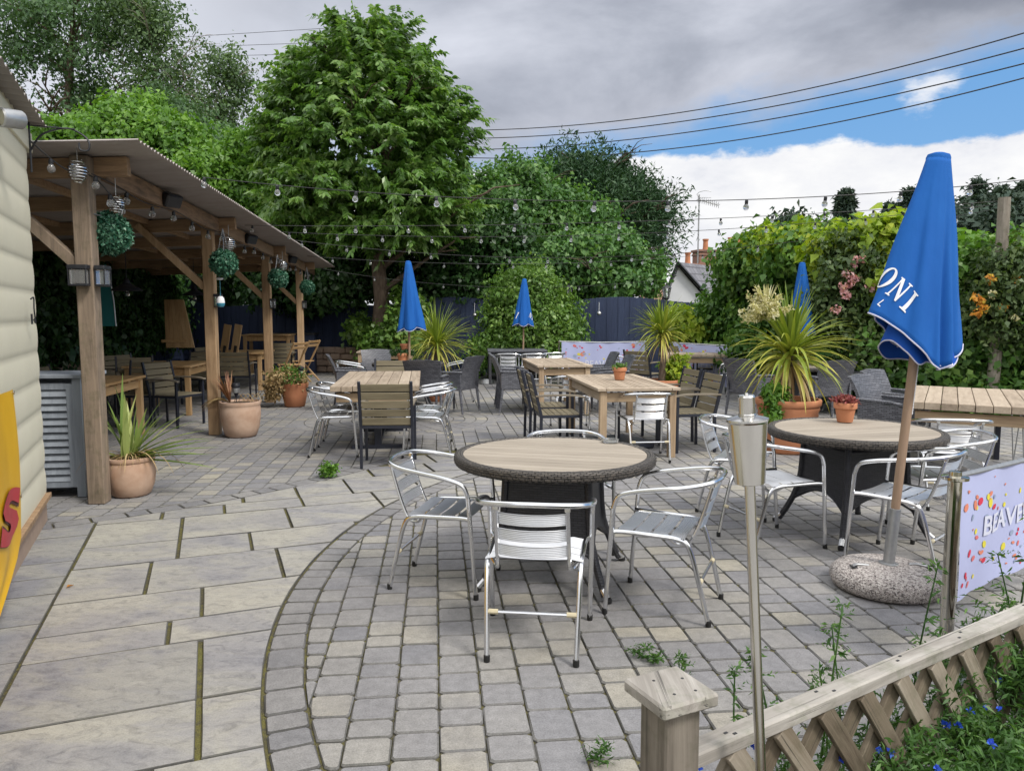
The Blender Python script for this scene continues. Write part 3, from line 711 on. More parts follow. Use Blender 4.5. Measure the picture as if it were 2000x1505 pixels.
# ---------------------------------------------------------------- tables
def round_table(src=None):
    t = thing('round_table', 'x', 'table')
    b = MB(); rf = lambda r, z, a, i: r+.004*math.sin(a*54+math.pi*(i % 2)) if 1 <= i <= 10 else r
    prof = [(.53,.735),(.545,.742),(.562,.745),(.576,.742),(.585,.735),(.589,.725),(.589,.714),(.588,.703),(.584,.692),(.576,.684),(.562,.680),(.50,.680)]
    b.lathe([(r, z) for r, z in prof], 216, rf=rf, cap=(False,False), rnd=.5); b.build('rim', M['rim'], t, ang=80)
    b = MB()                                             # boards of the top, cut to the circle
    for k in range(-6, 7):
        y0, y1 = k*.086-.0412, k*.086+.0412
        xs = []
        for yy in np.linspace(y0, y1, 5):
            xs.append((math.sqrt(max(.0, .536**2-yy*yy)), yy))
        if max(x for x, _ in xs) < .05: continue
        poly = [(x, y) for x, y in xs]+[(-x, y) for x, y in xs[::-1]]
        b.prism(poly, lambda p, q: (p, q, .739), lambda p, q: (p, q, .72))
    b.build('table_top', M['topboard'], t, smooth=False)
    b = MB(); b.lathe([(.53,.715),(.54,.70),(.3,.685)], 48, cap=(True,True)); b.build('top_tray', M['black'], t)
    def hw(z): q = (.66-z)/.66; return .235+.03*q+.115*max(0, q-.45)**1.6*2.2
    for s in ((1,1),(1,-1),(-1,1),(-1,-1)):
        b = MB(); P = [(s[0]*hw(z), s[1]*hw(z), z) for z in (.685,.6,.5,.4,.3,.2,.12,.06,.03)]; b.tube(P, .021, 8, rnd=.5); l = b.build('leg', M['weave'], t)
        b = MB(); h = hw(.0)+.004; b.tube([(s[0]*hw(.06),s[1]*hw(.06),.06),(s[0]*h,s[1]*h,.022)], .0205, 10); b.build('foot_sleeve', M['cap'], l)
        b = MB(); b.lathe([(.02,0),(.022,.006),(.022,.022)], 10, (s[0]*h,s[1]*h,0)); b.build('foot_cap', M['rubber'], l)
    for q in range(4):
        b = MB(); n = 13; A = []
        for i, tt in enumerate(np.linspace(0, 1, 9)):
            row = []
            for k in range(n):
                x = 2*k/(n-1)-1; zb = .20+.11*(1-x*x); z = .62+(zb-.62)*tt; row.append((x*(hw(z)-.005), -hw(z), z))
            A.append(row)
        Q = Matrix.Rotation(q*math.pi/2, 4, 'Z'); b.M = Q; b.grid(A, rnd=.5); b.grid([[(x, y+.02, z) for x, y, z in r[::-1]] for r in A], rnd=.5)
        b.tube([(x, y+.01, z) for x, y, z in A[-1]], .013, 6, rnd=.5); b.tube([(x, y+.01, z) for x, y, z in A[0]], .013, 6, rnd=.5)
        b.build('side_panel', M['weave'], t)
    return t
def slat_table(name, label, loc, rz, w, l, h=.76, planks=None, thick=.032, mats=('teak','teakx','teakz'), legs=True, frame=True, group='wooden tables on the patio', leg=.075, border=False, metal=None):
    t = thing(name, label, 'table', (*loc,0), R(rz), group); n = planks or 8; g = .006
    b = MB(); pw = w/n
    if border:
        for s in (-1,1):
            b.box((s*(w/2-.045),0,h-thick/2), (.09,l,thick), None, .003); b.box((0,s*(l/2-.045),h-thick/2), (w-.18-2*g,.09,thick), None, .003)
        m_ = int((w-.2)/.047)
        for i in range(m_): b.box((-(w-.19)/2+(i+.5)*(w-.19)/m_,0,h-thick/2-.002), ((w-.19)/m_-.008,l-.19,thick*.8), None, .003)
        for i in range(1,6): b.box((0,-l/2+i*l/6,h-thick-.012), (w-.1,.05,.02), None, .002)
    else:
        for i in range(n): b.box((-w/2+(i+.5)*pw, random.uniform(-.006,.006), h-thick/2+random.uniform(-.001,.001)), (pw-g, l, thick), None, .004)
        for i in range(4): b.box((0,-l/2+(i+.5)*l/4,h-thick-.012), (w-.06,.06,.022), None, .002)
    b.build('table_top', M[mats[0]], t)
    if frame:
        ins = .05
        for s in (-1,1):
            b = MB(); b.box((0,s*(l/2-ins-.02),h-thick-.07), (w-2*ins-.02,.025,.10)); b.build('apron', M[mats[1]], t)
            b = MB(); b.box((s*(w/2-ins-.02),0,h-thick-.07), (.025,l-2*ins-.1,.10)); b.build('apron', M[mats[0]], t)
    if legs:
        for sx in (-1,1):
            for sy in (-1,1):
                b = MB(); b.box((sx*(w/2-.055-leg*.2),sy*(l/2-.055-leg*.2),(h-thick)/2-.002), (leg,leg,h-thick-.004), None, .004); b.build('leg', M[mats[2]], t)
    if metal == 'pedestal':
        for s in (-1,1):
            b = MB(); b.box((0,s*l*.30,(h-thick)/2), (.08,.08,h-thick-.05)); b.box((0,s*l*.30,h-thick-.06), (w*.75,.06,.05)); b.build('leg', M['blackmetal'], t)
            b = MB(); b.box((0,s*l*.30,.02), (w*.62,.09,.04)); b.build('foot_bar', M['blackmetal'], t)
        b = MB(); b.box((0,0,.055), (.06,l*.6-.1,.04)); b.build('stretcher', M['blackmetal'], t)
    if metal == 'rods':
        for sx in (-1,1):
            for sy in (-1,1):
                b = MB(); x, y = sx*(w/2-.12), sy*(l/2-.16)
                for d in (-.05,.05): b.tube([(x+d,y,h-thick-.02),(x,y,.01)], .007, 6)
                b.build('leg', M['galv'], t)
    if metal == 'square':
        for sx in (-1,1):
            for sy in (-1,1):
                b = MB(); b.box((sx*(w/2-.06),sy*(l/2-.08),(h-thick)/2), (.045,.045,h-thick-.004)); b.build('leg', M['galv'], t)
        b = MB()
        for sy in (-1,1): b.box((0,sy*(l/2-.08),h-thick-.03), (w-.2,.04,.05))
        b.build('rail', M['galv'], t)
    return t
T1 = round_table(); T1.location = (.25,4.40,0); T1.rotation_euler = (0,0,R(-14)); T1['label'] = 'nearest round table, bare beige boarded top in a dark rattan rim'; T1['group'] = 'round rattan tables'
T2 = dup(T1, (2.43,5.32,0), R(15), 'round rattan table with one small terracotta pot on it, beside the big parasol', 'round rattan tables')
x_, y_ = at(1192,862,.745); t = thing('ash_tray', 'small clear glass ash tray near the far rim of the nearest round table', 'ash tray', (x_,y_,.7395)); b = MB(); b.lathe([(.045,0),(.052,.004),(.055,.022),(.048,.022),(.044,.007),(0,.006)], 20, cap=(True,False)); b.build('dish', M['glass'], t)
GA = 'aluminium bistro chairs'; GS = 'slatted armchairs'; GW = 'grey wicker armchairs'
chair(ALU, .12, 3.53, -7, 'aluminium chair seen squarely from behind, nearest to the camera', GA)
chair(ALU, -.37, 4.30, -103, 'aluminium chair on the left side of the nearest round table', GA)
chair(ALU, .80, 3.95, 66, 'aluminium chair on the right side of the nearest round table', GA)
chair(ALU, .38, 4.98, 186, 'aluminium chair behind the nearest round table, mostly hidden by its top', GA)
chair(ALU, 1.78, 5.08, -72, 'aluminium chair just right of the steel torch, turned towards the potted round table', GA)
chair(ALU, 1.80, 5.88, -118, 'aluminium chair at the far left of the potted round table, behind the torch cup', GA)
chair(ALU, 2.45, 4.66, 42, 'aluminium chair behind the pole of the big parasol', GA)
chair(ALU, 2.98, 5.22, 82, 'aluminium chair at the right side of the potted round table', GA)
chair(ALU, 3.55, 6.12, -12, 'aluminium chair with its back to the camera at the thick plank table on the right', GA)
T3 = slat_table('plank_table', 'thick weathered plank table on a black pedestal, left of centre, four aluminium chairs along it', (-1.62,9.30), 6.5, .97, 2.15, planks=8, thick=.06, legs=False, metal='pedestal')
chair(SLAT, -1.27, 7.72, 4, 'slatted chair with its back to the camera, near end of the left plank table', GS)
chair(ALU, -1.93, 8.30, -84, 'nearer aluminium chair on the left side of the left plank table', GA)
chair(ALU, -1.98, 8.92, -84, 'farther aluminium chair on the left side of the left plank table', GA)
chair(ALU, -.93, 8.28, 88, 'nearer aluminium chair on the right side of the left plank table', GA)
chair(ALU, -1.02, 8.90, 90, 'farther aluminium chair on the right side of the left plank table', GA)
chair(SLAT, -1.72, 10.75, 184, 'slatted chair facing the camera at the far end of the left plank table', GS)
chair(WIC, -1.22, 10.85, -6, 'wicker chair with its broad back to the camera behind the left plank table', GW)
T4 = dup(T1, (-1.70,12.4,0), R(5), 'farthest round table, parasol through its top and two stacked pots on it', 'round rattan tables'); 
chair(WIC, -.86, 11.65, 62, 'wicker chair turned left beside the farthest round table', GW)
chair(WIC, -2.55, 12.0, -75, 'wicker chair on the left of the farthest round table, low dark back', GW)
chair(WIC, -2.35, 13.25, 195, 'wicker chair facing the camera beyond the farthest round table', GW)
chair(ALU, -2.72, 13.0, -80, 'aluminium chair left of the farthest round table, in front of the stone edging', GA)
chair(ALU, -.98, 13.35, 95, 'aluminium chair right of the spiky plant beyond the farthest round table', GA)
T5 = slat_table('board_table', 'plain wooden table in front of the tree trunk', (-2.65,15.9), 6, 1.15, .85, planks=7)
T6 = slat_table('garden_table', 'pale slatted garden table with a terracotta pot, right of centre', (1.25,8.92), 6.5, .90, 1.85, border=True)
chair(SLAT, .50, 8.52, -84, 'nearer slatted armchair on the left of the pale garden table with the pot', GS)
chair(SLAT, .40, 9.20, -84, 'farther slatted armchair on the left of the pale garden table with the pot', GS)
chair(SLAT, 2.02, 8.62, 100, 'nearer slatted armchair on the right of the pale garden table with the pot', GS)
chair(SLAT, 1.93, 9.30, 100, 'farther slatted armchair on the right of the pale garden table with the pot', GS)
chair(ALU, 1.42, 8.05, 5, 'aluminium chair with its back to the camera tucked under the pale garden table', GA)
chair(ALU, .80, 10.15, 4, 'aluminium chair between the two pale garden tables', GA)
T7 = slat_table('garden_table', 'second pale garden table, in front of the flowery banner, nothing on it', (.70,12.4), 6.5, .85, 1.9, border=True)
chair(WIC, .06, 11.75, -86, 'nearer of the two wicker chairs left of the second pale garden table', GW)
chair(WIC, .00, 12.35, -86, 'farther of the two wicker chairs left of the second pale garden table', GW)
chair(WIC, 1.50, 11.75, 96, 'nearer of the two wicker chairs in front of the banner with pale letters', GW)
chair(WIC, 1.38, 12.65, 96, 'farther of the two wicker chairs in front of the banner with pale letters', GW)
t = thing('rattan_table', 'dark rattan table against the bush, parasol standing through it', 'table', (.10,16.6,0), R(3))
b = MB(); b.box((0,0,.735), (1.28,.85,.05), None, .01, .5); b.build('table_top', M['weave_grey'], t)
for sx in (-1,1):
    for sy in (-1,1):
        b = MB(); b.box((sx*.59,sy*.37,.37), (.06,.06,.70), None, .01, .5); l = b.build('leg', M['weave'], t)
        b = MB(); b.box((sx*.59,sy*.37,.012), (.062,.062,.02)); b.build('foot_cap', M['cap'], l)
for sy in (-1,1):
    b = MB(); b.box((0,sy*.385,.65), (1.12,.025,.12), None, .005, .5); b.build('apron', M['weave'], t)
chair(ALU, -.06, 15.55, -4, 'aluminium chair left in front of the dark rattan table', GA)
chair(ALU, .42, 15.55, 6, 'aluminium chair in the middle in front of the dark rattan table', GA)
chair(ALU, .82, 15.9, 18, 'aluminium chair at the right end of the dark rattan table', GA)
T8 = slat_table('plank_table', 'thick plank table on thin metal rod legs at the right edge, beyond the big parasol', (4.47,7.30), -30, 1.05, 1.75, planks=8, thick=.065, legs=False, metal='rods')
chair(WIC, 3.95, 7.80, -140, 'nearer of the two pale wicker chairs left of the thick plank table on the right', GW)
chair(WIC, 4.40, 8.50, -140, 'farther of the two pale wicker chairs left of the thick plank table on the right', GW)
b_ = thing('bench', 'low dark bench under the plank table at the right edge', 'bench', (4.75,8.35,0), R(-30))
b = MB(); b.box((0,0,.42), (1.3,.32,.04)); b.build('seat', M['blackmetal'], b_)
for s in (-1,1):
    b = MB(); b.box((s*.55,0,.2), (.05,.28,.4)); b.build('leg', M['blackmetal'], b_)
T9 = slat_table('metal_leg_table', 'plank table on grey metal legs in front of the right hand banner', (3.55,14.9), -8, 1.25, .8, planks=5, thick=.05, legs=False, metal='square')
chair(SLAT, 3.45, 15.55, 172, 'left of the two slatted chairs against the right hand banner', GS)
chair(SLAT, 4.02, 15.45, 172, 'right of the two slatted chairs against the right hand banner', GS)
chair(SLAT, 2.45, 14.0, -40, 'slatted chair behind the spiky plant in the middle, its back to the camera', GS)
chair(ALU, 2.28, 14.75, -75, 'aluminium chair at the right end of the banner with pale letters', GA)
chair(ALU, 4.02, 13.6, 55, 'aluminium chair in front of the right hand banner', GA)
T10 = dup(T1, (4.55,11.75,0), R(20), 'round table hidden behind the big flowering plant', 'round rattan tables')
chair(WIC, 3.52, 11.05, -55, 'wicker chair left of the big flowering plant', GW)
chair(WIC, 5.10, 11.65, 85, 'wicker chair right of the big flowering plant, its back to the hedge', GW)
chair(WIC, 4.45, 10.75, 8, 'wicker chair behind the big flowering plant, its back to the camera', GW)
# ---------------------------------------------------------------- pergola
E = Vector((-.1165,.9932,0)); N = Vector((-.9932,-.1165,0)); P0 = Vector((-3.40,6.13,0)); EA = math.atan2(-E.x, E.y)   # E along the row of posts, N towards the back wall
def pg(e, n, z): p = P0+E*e+N*n; return (p.x, p.y, z)
def roofz(e, n): return 2.845-.0145*(e+.35)-.045*(n+.56)
t = thing('pergola', 'open timber shelter with corrugated roof over the left side of the patio', 'pergola', (0,0,0)); PERG = t
G = []; e = -.38; i = 0
while e < 12.45:
    w = .0125*math.sin(2*math.pi*e/.076); G.append([pg(e, n, roofz(e, n)+w) for n in (-.56,.3,1.2,2.4,3.7)]); e += .019
b = MB(); b.grid(G, rnd=.5); b.grid([[(x,y,z-.004) for x,y,z in r[::-1]] for r in G], rnd=.5)
M['corrp'] = simple('pergola_sheet', (.35,.31,.295), (.25,.215,.20), 3, .5, var=.1, stretch=(1,3,1))
b.build('roof', M['corrp'], t)
Q = Matrix((N*-1, E, (0,0,1))).transposed()      # local x = outwards, y along
posts = []
for k in range(4):
    e = k*3.53; zt = roofz(e, 0)-.03
    b = MB(); b.box(pg(e,0,zt/2), (.135,.135,zt), Q, .008); posts.append(b.build('post', M['post' if k == 0 else 'postwarm'], t))
    b = MB(); b.bar(pg(e,.06,zt-.86), pg(e,.84,zt-.10), .085, .085, tuple(E), .004); b.build('brace', M['postwarm' if k else 'post'], t)
    b = MB(); b.bar(pg(e+.09,-.32,roofz(e,-.3)-.10), pg(e+.09,3.7,roofz(e,3.7)-.10), .075, .15, bev=.004); b.build('rafter', M['rafter'], t)
for e in (1.76, 5.3, 8.8):
    b = MB(); b.bar(pg(e,-.02,roofz(e,0)-.10), pg(e,3.7,roofz(e,3.7)-.10), .05, .14, bev=.004); b.build('rafter', M['rafter'], t)
for k in range(4):
    e0, e1 = (k*3.53+.13, (k+1)*3.53+.05) if k < 3 else (10.7, 12.1)
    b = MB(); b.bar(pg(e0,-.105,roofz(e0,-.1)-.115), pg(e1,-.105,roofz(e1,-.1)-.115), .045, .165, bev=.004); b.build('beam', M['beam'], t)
for n in (.75, 1.8, 2.9):
    b = MB(); b.bar(pg(-.3,n,roofz(-.3,n)-.045), pg(12.3,n,roofz(12.3,n)-.045), .06, .06); b.build('purlin', M['rafter'], t)
for e in (.1, 3.6, 7.1, 10.6):
    b = MB(); b.box(pg(e,3.55,1.25), (.11,.11,2.4), Q); b.build('post', M['postwarm'], t)
t = thing('timber_post', 'lone grey timber post beyond the shelter, a rope tied to its top', 'post', (*at(634,716),0), R(5))
b = MB(); b.box((0,0,1.19), (.15,.15,2.38), None, .008); b.build('post', M['post'], t)
b = MB(); P = crom([(0,-.09,2.2),(-.12,-.1,2.25),(-.2,-.08,2.3),(.05,-.1,2.33),(.15,-.1,2.28),(.05,-.1,2.2)], 5); b.tube(P, .025, 6); b.build('rope', M['galv'], t)
# back and side boundary of the shelter
def fence(name, label, A, B, hf, w=.14, thick=.022, m=None, mid=None):
    A = Vector(A); B = Vector(B); L = (B-A).length; n = int(L/w); an = math.atan2((B-A).y, (B-A).x)
    f = thing(name, label, 'fence', A, an); b = MB()
    for i in range(n):
        x = (i+.5)*L/n; h = hf(x/L); b.box((x, .012*(i % 2), h/2), (L/n+.012, thick, h), None, .003)
    b.build('boards', m or M['fence'], f)
    for k in range(int(L/2.4)+1):
        b = MB(); x = min(k*2.4+.05, L-.05); b.box((x,.07,hf(x/L)/2-.06), (.09,.09,hf(x/L)-.12)); b.build('post', M['fence'], f)
    for z in (.35, 1.25):
        b = MB(); b.box((L/2,.045,z), (L,.035,.07)); b.build('rail', M['fence'], f)
    return f
fence('board_fence', 'dark navy board fence with ivy behind the sheltered tables', pg(17.2,3.85,0), pg(-1.5,3.85,0), lambda s: 2.45)
FA = (-11.07,22.2); FB = (6.2,18.0)
fence('board_fence', 'navy board fence with wavy scalloped top across the back of the patio', (*FA,0), (*FB,0), lambda s: 1.86+.10*math.sin(s*2*math.pi*4.1+.2)+.03*math.sin(s*23))
t = thing('storage_box', 'dark navy storage box beside the lone timber post', 'box', (-5.75,19.6,0), R(6))
b = MB(); b.box((0,0,.50), (1.35,.6,.98)); b.build('body', M['fence'], t); b = MB(); b.box((0,0,1.01), (1.42,.66,.05)); b.build('lid', M['black'], t)
t = thing('raised_planter', 'low block edged planter with dry brown leaves in front of the navy fence', 'planter', (*at(690,724),0), R(-2))
b = MB()
for i in range(4): b.box((-.75+i*.42,-.35,.14), (.41,.18,.28), None, .012)
for i in range(3): b.box((-.98,-.25+i*.38,.14), (.16,.37,.28), None, .012); b.box((.70,-.25+i*.38,.14), (.16,.37,.28), None, .012)
b.build('edging', M['brickstone'], t); b = MB(); b.box((-.14,.25,.12), (1.5,1.,.22)); b.build('soil', M['soil'], t)
P = rng.uniform((-.8,-.2,.235),(.5,.6,.27),(420,3)); quads('fallen_leaves', leafquads(P, np.tile((0,0,1.),(420,1)), .10, .06, .9, 0), rng.random(420), M['l_dry'], t)
t = thing('stone_wall', 'low rough stone wall behind the block edged planter', 'wall', (-4.6,19.75,0), R(-10)); b = MB()
for r_ in range(4):
    x = -.9
    while x < .8:
        w = random.uniform(.22,.5); b.box((x+w/2, random.uniform(-.03,.03), .09+r_*.165), (w-.015,.3,.155), None, .025); x += w
b.build('stones', M['brickstone'], t)
t = thing('stone_wall', 'pale stone wall low behind the ivy under the shelter', 'wall', pg(7.2,3.65,0), EA); b = MB()
for r_ in range(6):
    y = -2.6
    while y < 2.6:
        w = random.uniform(.22,.5); b.box((random.uniform(-.02,.02), y+w/2, .09+r_*.165), (.25,w-.015,.155), None, .025); y += w
b.build('stones', M['brickstone'], t)
# ---------------------------------------------------------------- shed on the left
SD = Vector((-.4108,.9117,0)); SN = Vector((.9117,.4108,0)); SC0 = Vector((*at(87,1016),0))       # along wall (away), outward normal, far corner
def sw(s, o, z): p = SC0-SD*s+SN*o; return (p.x, p.y, z)      # s metres back towards the camera from the far corner
t = thing('cream_shed', 'cream weatherboard shed with corrugated eave at the left edge', 'shed', (0,0,0)); SHED = t
b = MB(); nb = 13; bh = 2.82/nb
prof = []
for i in range(nb):
    for q in np.linspace(0, 1, 7): prof.append((.012+.021*.72*math.sin(math.pi*min(1,q*.80+.12))**.65, .20+i*bh+q*bh*.985))
b.grid([[sw(0,-1.3,z) if False else sw(s,o,z) for o, z in prof] for s in (5.2,0.0)], rnd=.5)
EN = SD
b.grid([[tuple(Vector(sw(0,-d,z))+SD*o) for o, z in prof] for d in (0,2.0)], rnd=.5)
b.grid([[tuple(Vector(sw(0,0,z))+SN*o), tuple(Vector(sw(0,0,z))+(SN+SD)*o*.72), tuple(Vector(sw(0,0,z))+SD*o)] for o, z in prof], rnd=.5)
b.build('weatherboarding', M['cream'], t, ang=50)
b = MB(); b.box((Vector(sw(2.6,-.03,.10))), (5.2,.10,.20), math.atan2(SD.y,SD.x)); b.build('plinth', M['brickstone'], t)
b = MB(); b.box((Vector(sw(2.6,.03,.195))), (5.22,.05,.035), math.atan2(SD.y,SD.x)); b.build('base_trim', M['rafter'], t)
b = MB(); b.box((Vector(sw(2.6,-.9,1.5))), (5.0,1.7,2.9), math.atan2(SD.y,SD.x)); b.build('core', M['cream'], t)
b = MB(); b.box((Vector(sw(2.5,.02,2.80))), (5.3,.05,.14), math.atan2(SD.y,SD.x)); b.build('fascia', M['cream'], t)
G = []; s = -.12
while s < 5.3:
    w = .014*math.sin(2*math.pi*s/.15); G.append([sw(s,o,2.93+w-.06*o) for o in (.15,0,-.8,-1.9)]); s += .025
b = MB(); b.grid(G, rnd=.5); b.grid([[(x,y,z-.006) for x,y,z in r[::-1]] for r in G], rnd=.5); b.build('roof', M['corrgrey'], t)
b = MB(); b.box((Vector(sw(1.97,.045,1.25))), (.14,.06,2.1), math.atan2(SD.y,SD.x)); f_ = b.build('door_frame', M['whitewall'], t)
b = MB(); b.box((Vector(sw(1.92,.085,1.25))), (.035,.02,.13), math.atan2(SD.y,SD.x)); b.build('hinge', M['black'], f_)
x, y, z = sw(1.22,.11,2.68); t = thing('wall_light', 'round silver bulkhead lamp high on the cream shed', 'lamp', (x,y,z))
b = MB(); Qx = Vector((-.42,-.9,-.08)).to_track_quat('Z','Y').to_matrix().to_4x4() @ Matrix.Scale(.85,4); b.M = Qx
b.lathe([(.055,-.10),(.062,-.09),(.065,.05),(.058,.06),(.052,.045)], 28); b.build('housing', M['galv'], t); b = MB(); b.M = Qx; b.lathe([(.0,.050),(.03,.050),(.051,.047)], 24, cap=(False,False)); b.build('lens', M['lampglass'], t)
x, y, z = sw(.46,.055,1.55); t = thing('door_hook', 'small black iron hook latch on the cream shed', 'hook', (x,y,z))
b = MB(); a_ = -SD
def hk(s, o, z): return tuple(-SD*s+SN*o+Vector((0,0,z)))
b.tube(crom([hk(.02,.01,.10),hk(-.03,.02,.11),hk(-.02,.02,.04),hk(-.04,.02,-.02),hk(-.055,.02,-.05),hk(-.03,.02,-.06),hk(-.02,.02,-.03)], 5), .005, 6); b.tube([hk(.01,.008,-.07),hk(.01,.008,-.0)], .007, 6); b.tube([hk(.01,.01,-.04),hk(-.03,.02,-.045)], .004, 6); b.build('hook', M['black'], t)
# yellow banner hung along the shed
t = thing('yellow_banner', 'yellow vinyl banner with red lettering hung on the cream shed', 'banner', (0,0,0))
def yb(u, v):          # u from its right edge towards the camera, v down
    z = 1.13-v*1.05+.03*u; s = 1.70-.17*(1-v)**2+u*1.7+.75*(max(0,v-.78)/.22)**1.5; o = .10+.03*v+.008*math.sin(u*22+v*3)*(.3+v)+.012*math.sin(v*5)
    return sw(s, o, z)
b = MB(); b.grid([[yb(u, v) for v in np.linspace(0,1,14)] for u in np.linspace(0,1,40)], rnd=.5); b.build('sheet', M['yellow'], t)
for v in (.015,.55,.985): c = Vector(yb(.012, v))+SN*.004; b = MB(); b.tube([c, c+SN*.004], .012, 10); b.build('eyelet', M['cap'], t)
def text_on(txt, fn, w, h, m, name, parent, bold=.03, shear=0, sub=2):
    """lettering laid on a surface: fn(a,b) with a,b in 0..1 over the text box"""
    cu = bpy.data.curves.new('txt', 'FONT'); cu.body = txt; cu.offset = bold; cu.shear = shear; cu.fill_mode = 'FRONT'; cu.resolution_u = 4
    o = bpy.data.objects.new('txt', cu); COL.objects.link(o); bpy.context.view_layer.update()
    me = bpy.data.meshes.new_from_object(o.evaluated_get(bpy.context.evaluated_depsgraph_get())); bpy.data.objects.remove(o); bpy.data.curves.remove(cu)
    import bmesh
    bm = bmesh.new(); bm.from_mesh(me)
    for _ in range(sub):
        bmesh.ops.subdivide_edges(bm, edges=[e for e in bm.edges if e.calc_length() > .06], cuts=1); bmesh.ops.triangulate(bm, faces=bm.faces)
    xs = [v.co.x for v in bm.verts]; ys = [v.co.y for v in bm.verts]; x0, x1, y0, y1 = min(xs), max(xs), min(ys), max(ys)
    for v in bm.verts: v.co = fn((v.co.x-x0)/(x1-x0), (v.co.y-y0)/(y1-y0))
    bm.to_mesh(me); bm.free(); me.materials.clear(); me.materials.append(m); q = bpy.data.objects.new(name, me); link(q, parent); kid(q, parent); return q
def ybo(u, v, o): return tuple(Vector(yb(u, v))+SN*o)
M['maroon'] = simple('dark_red_print', (.10,.01,.015), (.07,.008,.01), 10, .5)
text_on('S', lambda a, b_: ybo(.33-.30*a, .735-.25*b_-.02*(1-a), .006), 0, 0, M['maroon'], 'lettering', t, .07, .1, 5)
text_on('S', lambda a, b_: ybo(.34-.30*a, .727-.25*b_-.02*(1-a), .011), 0, 0, M['red'], 'lettering', t, .05, .1, 5)
text_on('O', lambda a, b_: ybo(.66-.28*a, .76-.25*b_, .007), 0, 0, M['red'], 'lettering', t, .05, .1, 5)
# ---------------------------------------------------------------- grey louvred cabinet
t = thing('louvred_cabinet', 'grey painted louvred cabinet behind the nearest shelter post', 'cabinet', pg(.42,.66,0), EA)
b = MB(); b.box((0,0,1.03), (1.0,.5,.03)); b.build('top', M['grey'], t)
b = MB()
for sx in (-1,1):
    for sy in (-1,1): b.box((sx*.44,sy*.2,.51), (.07,.05,1.01))
b.box((0,.2,.53), (.82,.02,.9)); b.box((-.455,0,.53), (.02,.36,.9)); b.box((.455,0,.53), (.02,.36,.9)); b.build('carcass', M['grey'], t)
for s in (-1,1):
    b = MB(); x0 = s*.205
    for q in (-.175,.175): b.box((x0+q,-.205,.53), (.055,.028,.88))
    for z in (.115,.945): b.box((x0,-.205,z), (.30,.026,.055))
    for i in range(13): b.box((x0,-.207,.165+i*.060), (.298,.012,.058), Matrix.Rotation(R(-26),3,'X'), .002)
    b.build('door', M['grey'], t)
# ---------------------------------------------------------------- furniture under the shelter
GP = 'varnished tables under the shelter'; GSH = 'slatted chairs under the shelter'
P_ = ('pine','pine','pinez')
slat_table('pine_table', 'nearest varnished table under the shelter, behind the grassy pot', pg(3.05,1.35,0)[:2], 6.7, .95, 1.3, mats=P_, group=GP, planks=9)
slat_table('pine_table', 'varnished table just behind the second shelter post', pg(6.05,1.32,0)[:2], 6.7, 1.0, 1.3, mats=P_, group=GP, planks=9)
slat_table('pine_table', 'varnished table behind the third shelter post', pg(9.75,1.0,0)[:2], 6.7, .95, 1.3, mats=P_, group=GP, planks=9)
slat_table('bar_table', 'high narrow wooden table at the far end under the shelter', (-5.95,18.6), 6.7, 1.15, .8, h=1.03, mats=P_, planks=7)
for x, y, rz, lb in ((-4.66,10.45,-108,'slatted chair seen from the side just left of the second shelter post'),
    (-4.95,13.65,6,'slatted chair with its back to the camera between the second and third shelter posts'),
    (-5.16,10.50,184,'slatted chair facing the camera beyond the nearest varnished table'),
    (-5.55,9.0,-78,'slatted chair behind the first shelter post, left of the nearest varnished table'),
    (-5.75,9.75,-80,'slatted chair deep in shade, left of the nearest varnished table'),
    (-5.72,11.5,-150,'shaded slatted chair left of the second varnished table'),
    (-6.25,12.3,-120,'shaded slatted chair left of the second varnished table, nearer the leaning board'),
    (-5.42,13.15,186,'shaded slatted chair facing the camera in front of the leaning board'),
    (-5.95,15.2,-100,'shaded slatted chair left of the third varnished table'),
    (-5.2,17.1,186,'slatted chair facing the camera at the far end of the third varnished table')):
    chair(SLAT, x, y, rz, lb, GSH)
def folding(name, label, loc, rz):
    t = thing(name, label, 'chair', loc, R(rz), 'folding wooden chairs')
    for s in (-1,1):
        b = MB(); b.bar((s*.20,-.30,.0+.93), (s*.20,.22,.0), .022, .04, (0,1,.6)); b.build('leg', M['pinez'], t)
        b = MB(); b.bar((s*.165,-.28,0), (s*.165,.2,.46), .022, .038, (0,1,-.6)); b.build('leg', M['pinez'], t)
    b = MB()
    for i in range(5): b.box((0,-.12+i*.08,.455), (.36,.055,.016))
    b.build('seat', M['pine'], t)
    b = MB()
    for i in range(2): b.bar((-.2,-.285+i*.045,.90-i*.085), (.2,-.285+i*.045,.90-i*.085), .016, .06, (0,-.5,.86))
    b.build('backrest', M['pine'], t)
    b = MB(); b.bar((-.16,-.12,.155), (.16,-.12,.155), .02, .03); b.build('stretcher', M['pine'], t)
folding('folding_chair', 'folding wooden chair open beside the fourth shelter post', (-4.72,16.15,0), 62)
folding('folding_chair', 'second folding wooden chair just beyond the fourth shelter post', (-4.75,17.3,0), 70)
for i, (px, lb) in enumerate(((447,'left of two pale boards leaning on the ivy under the shelter'),(468,'right of two pale boards leaning on the ivy under the shelter'))):
    x, y, z = zat(px, 660, 15.2); t = thing('leaning_board', lb, 'board', (x,y,.95), R(-4)); b = MB(); Qy = Matrix.Rotation(R(11),3,'Y')
    b.box((-.08,0,.0), (.15,.03,.75), Qy); b.build('board', M['pinez'], t); 
    b = MB(); b.box((-.10,-.017,-.16), (.06,.01,.22), Qy); b.build('slot', M['wire'], t)
x, y, z = zat(337, 585, 13.6); t = thing('plank_board', 'tapered board of pale planks leaning on the ivy under the shelter', 'board', (x,y,0.93), R(4)); b = MB()
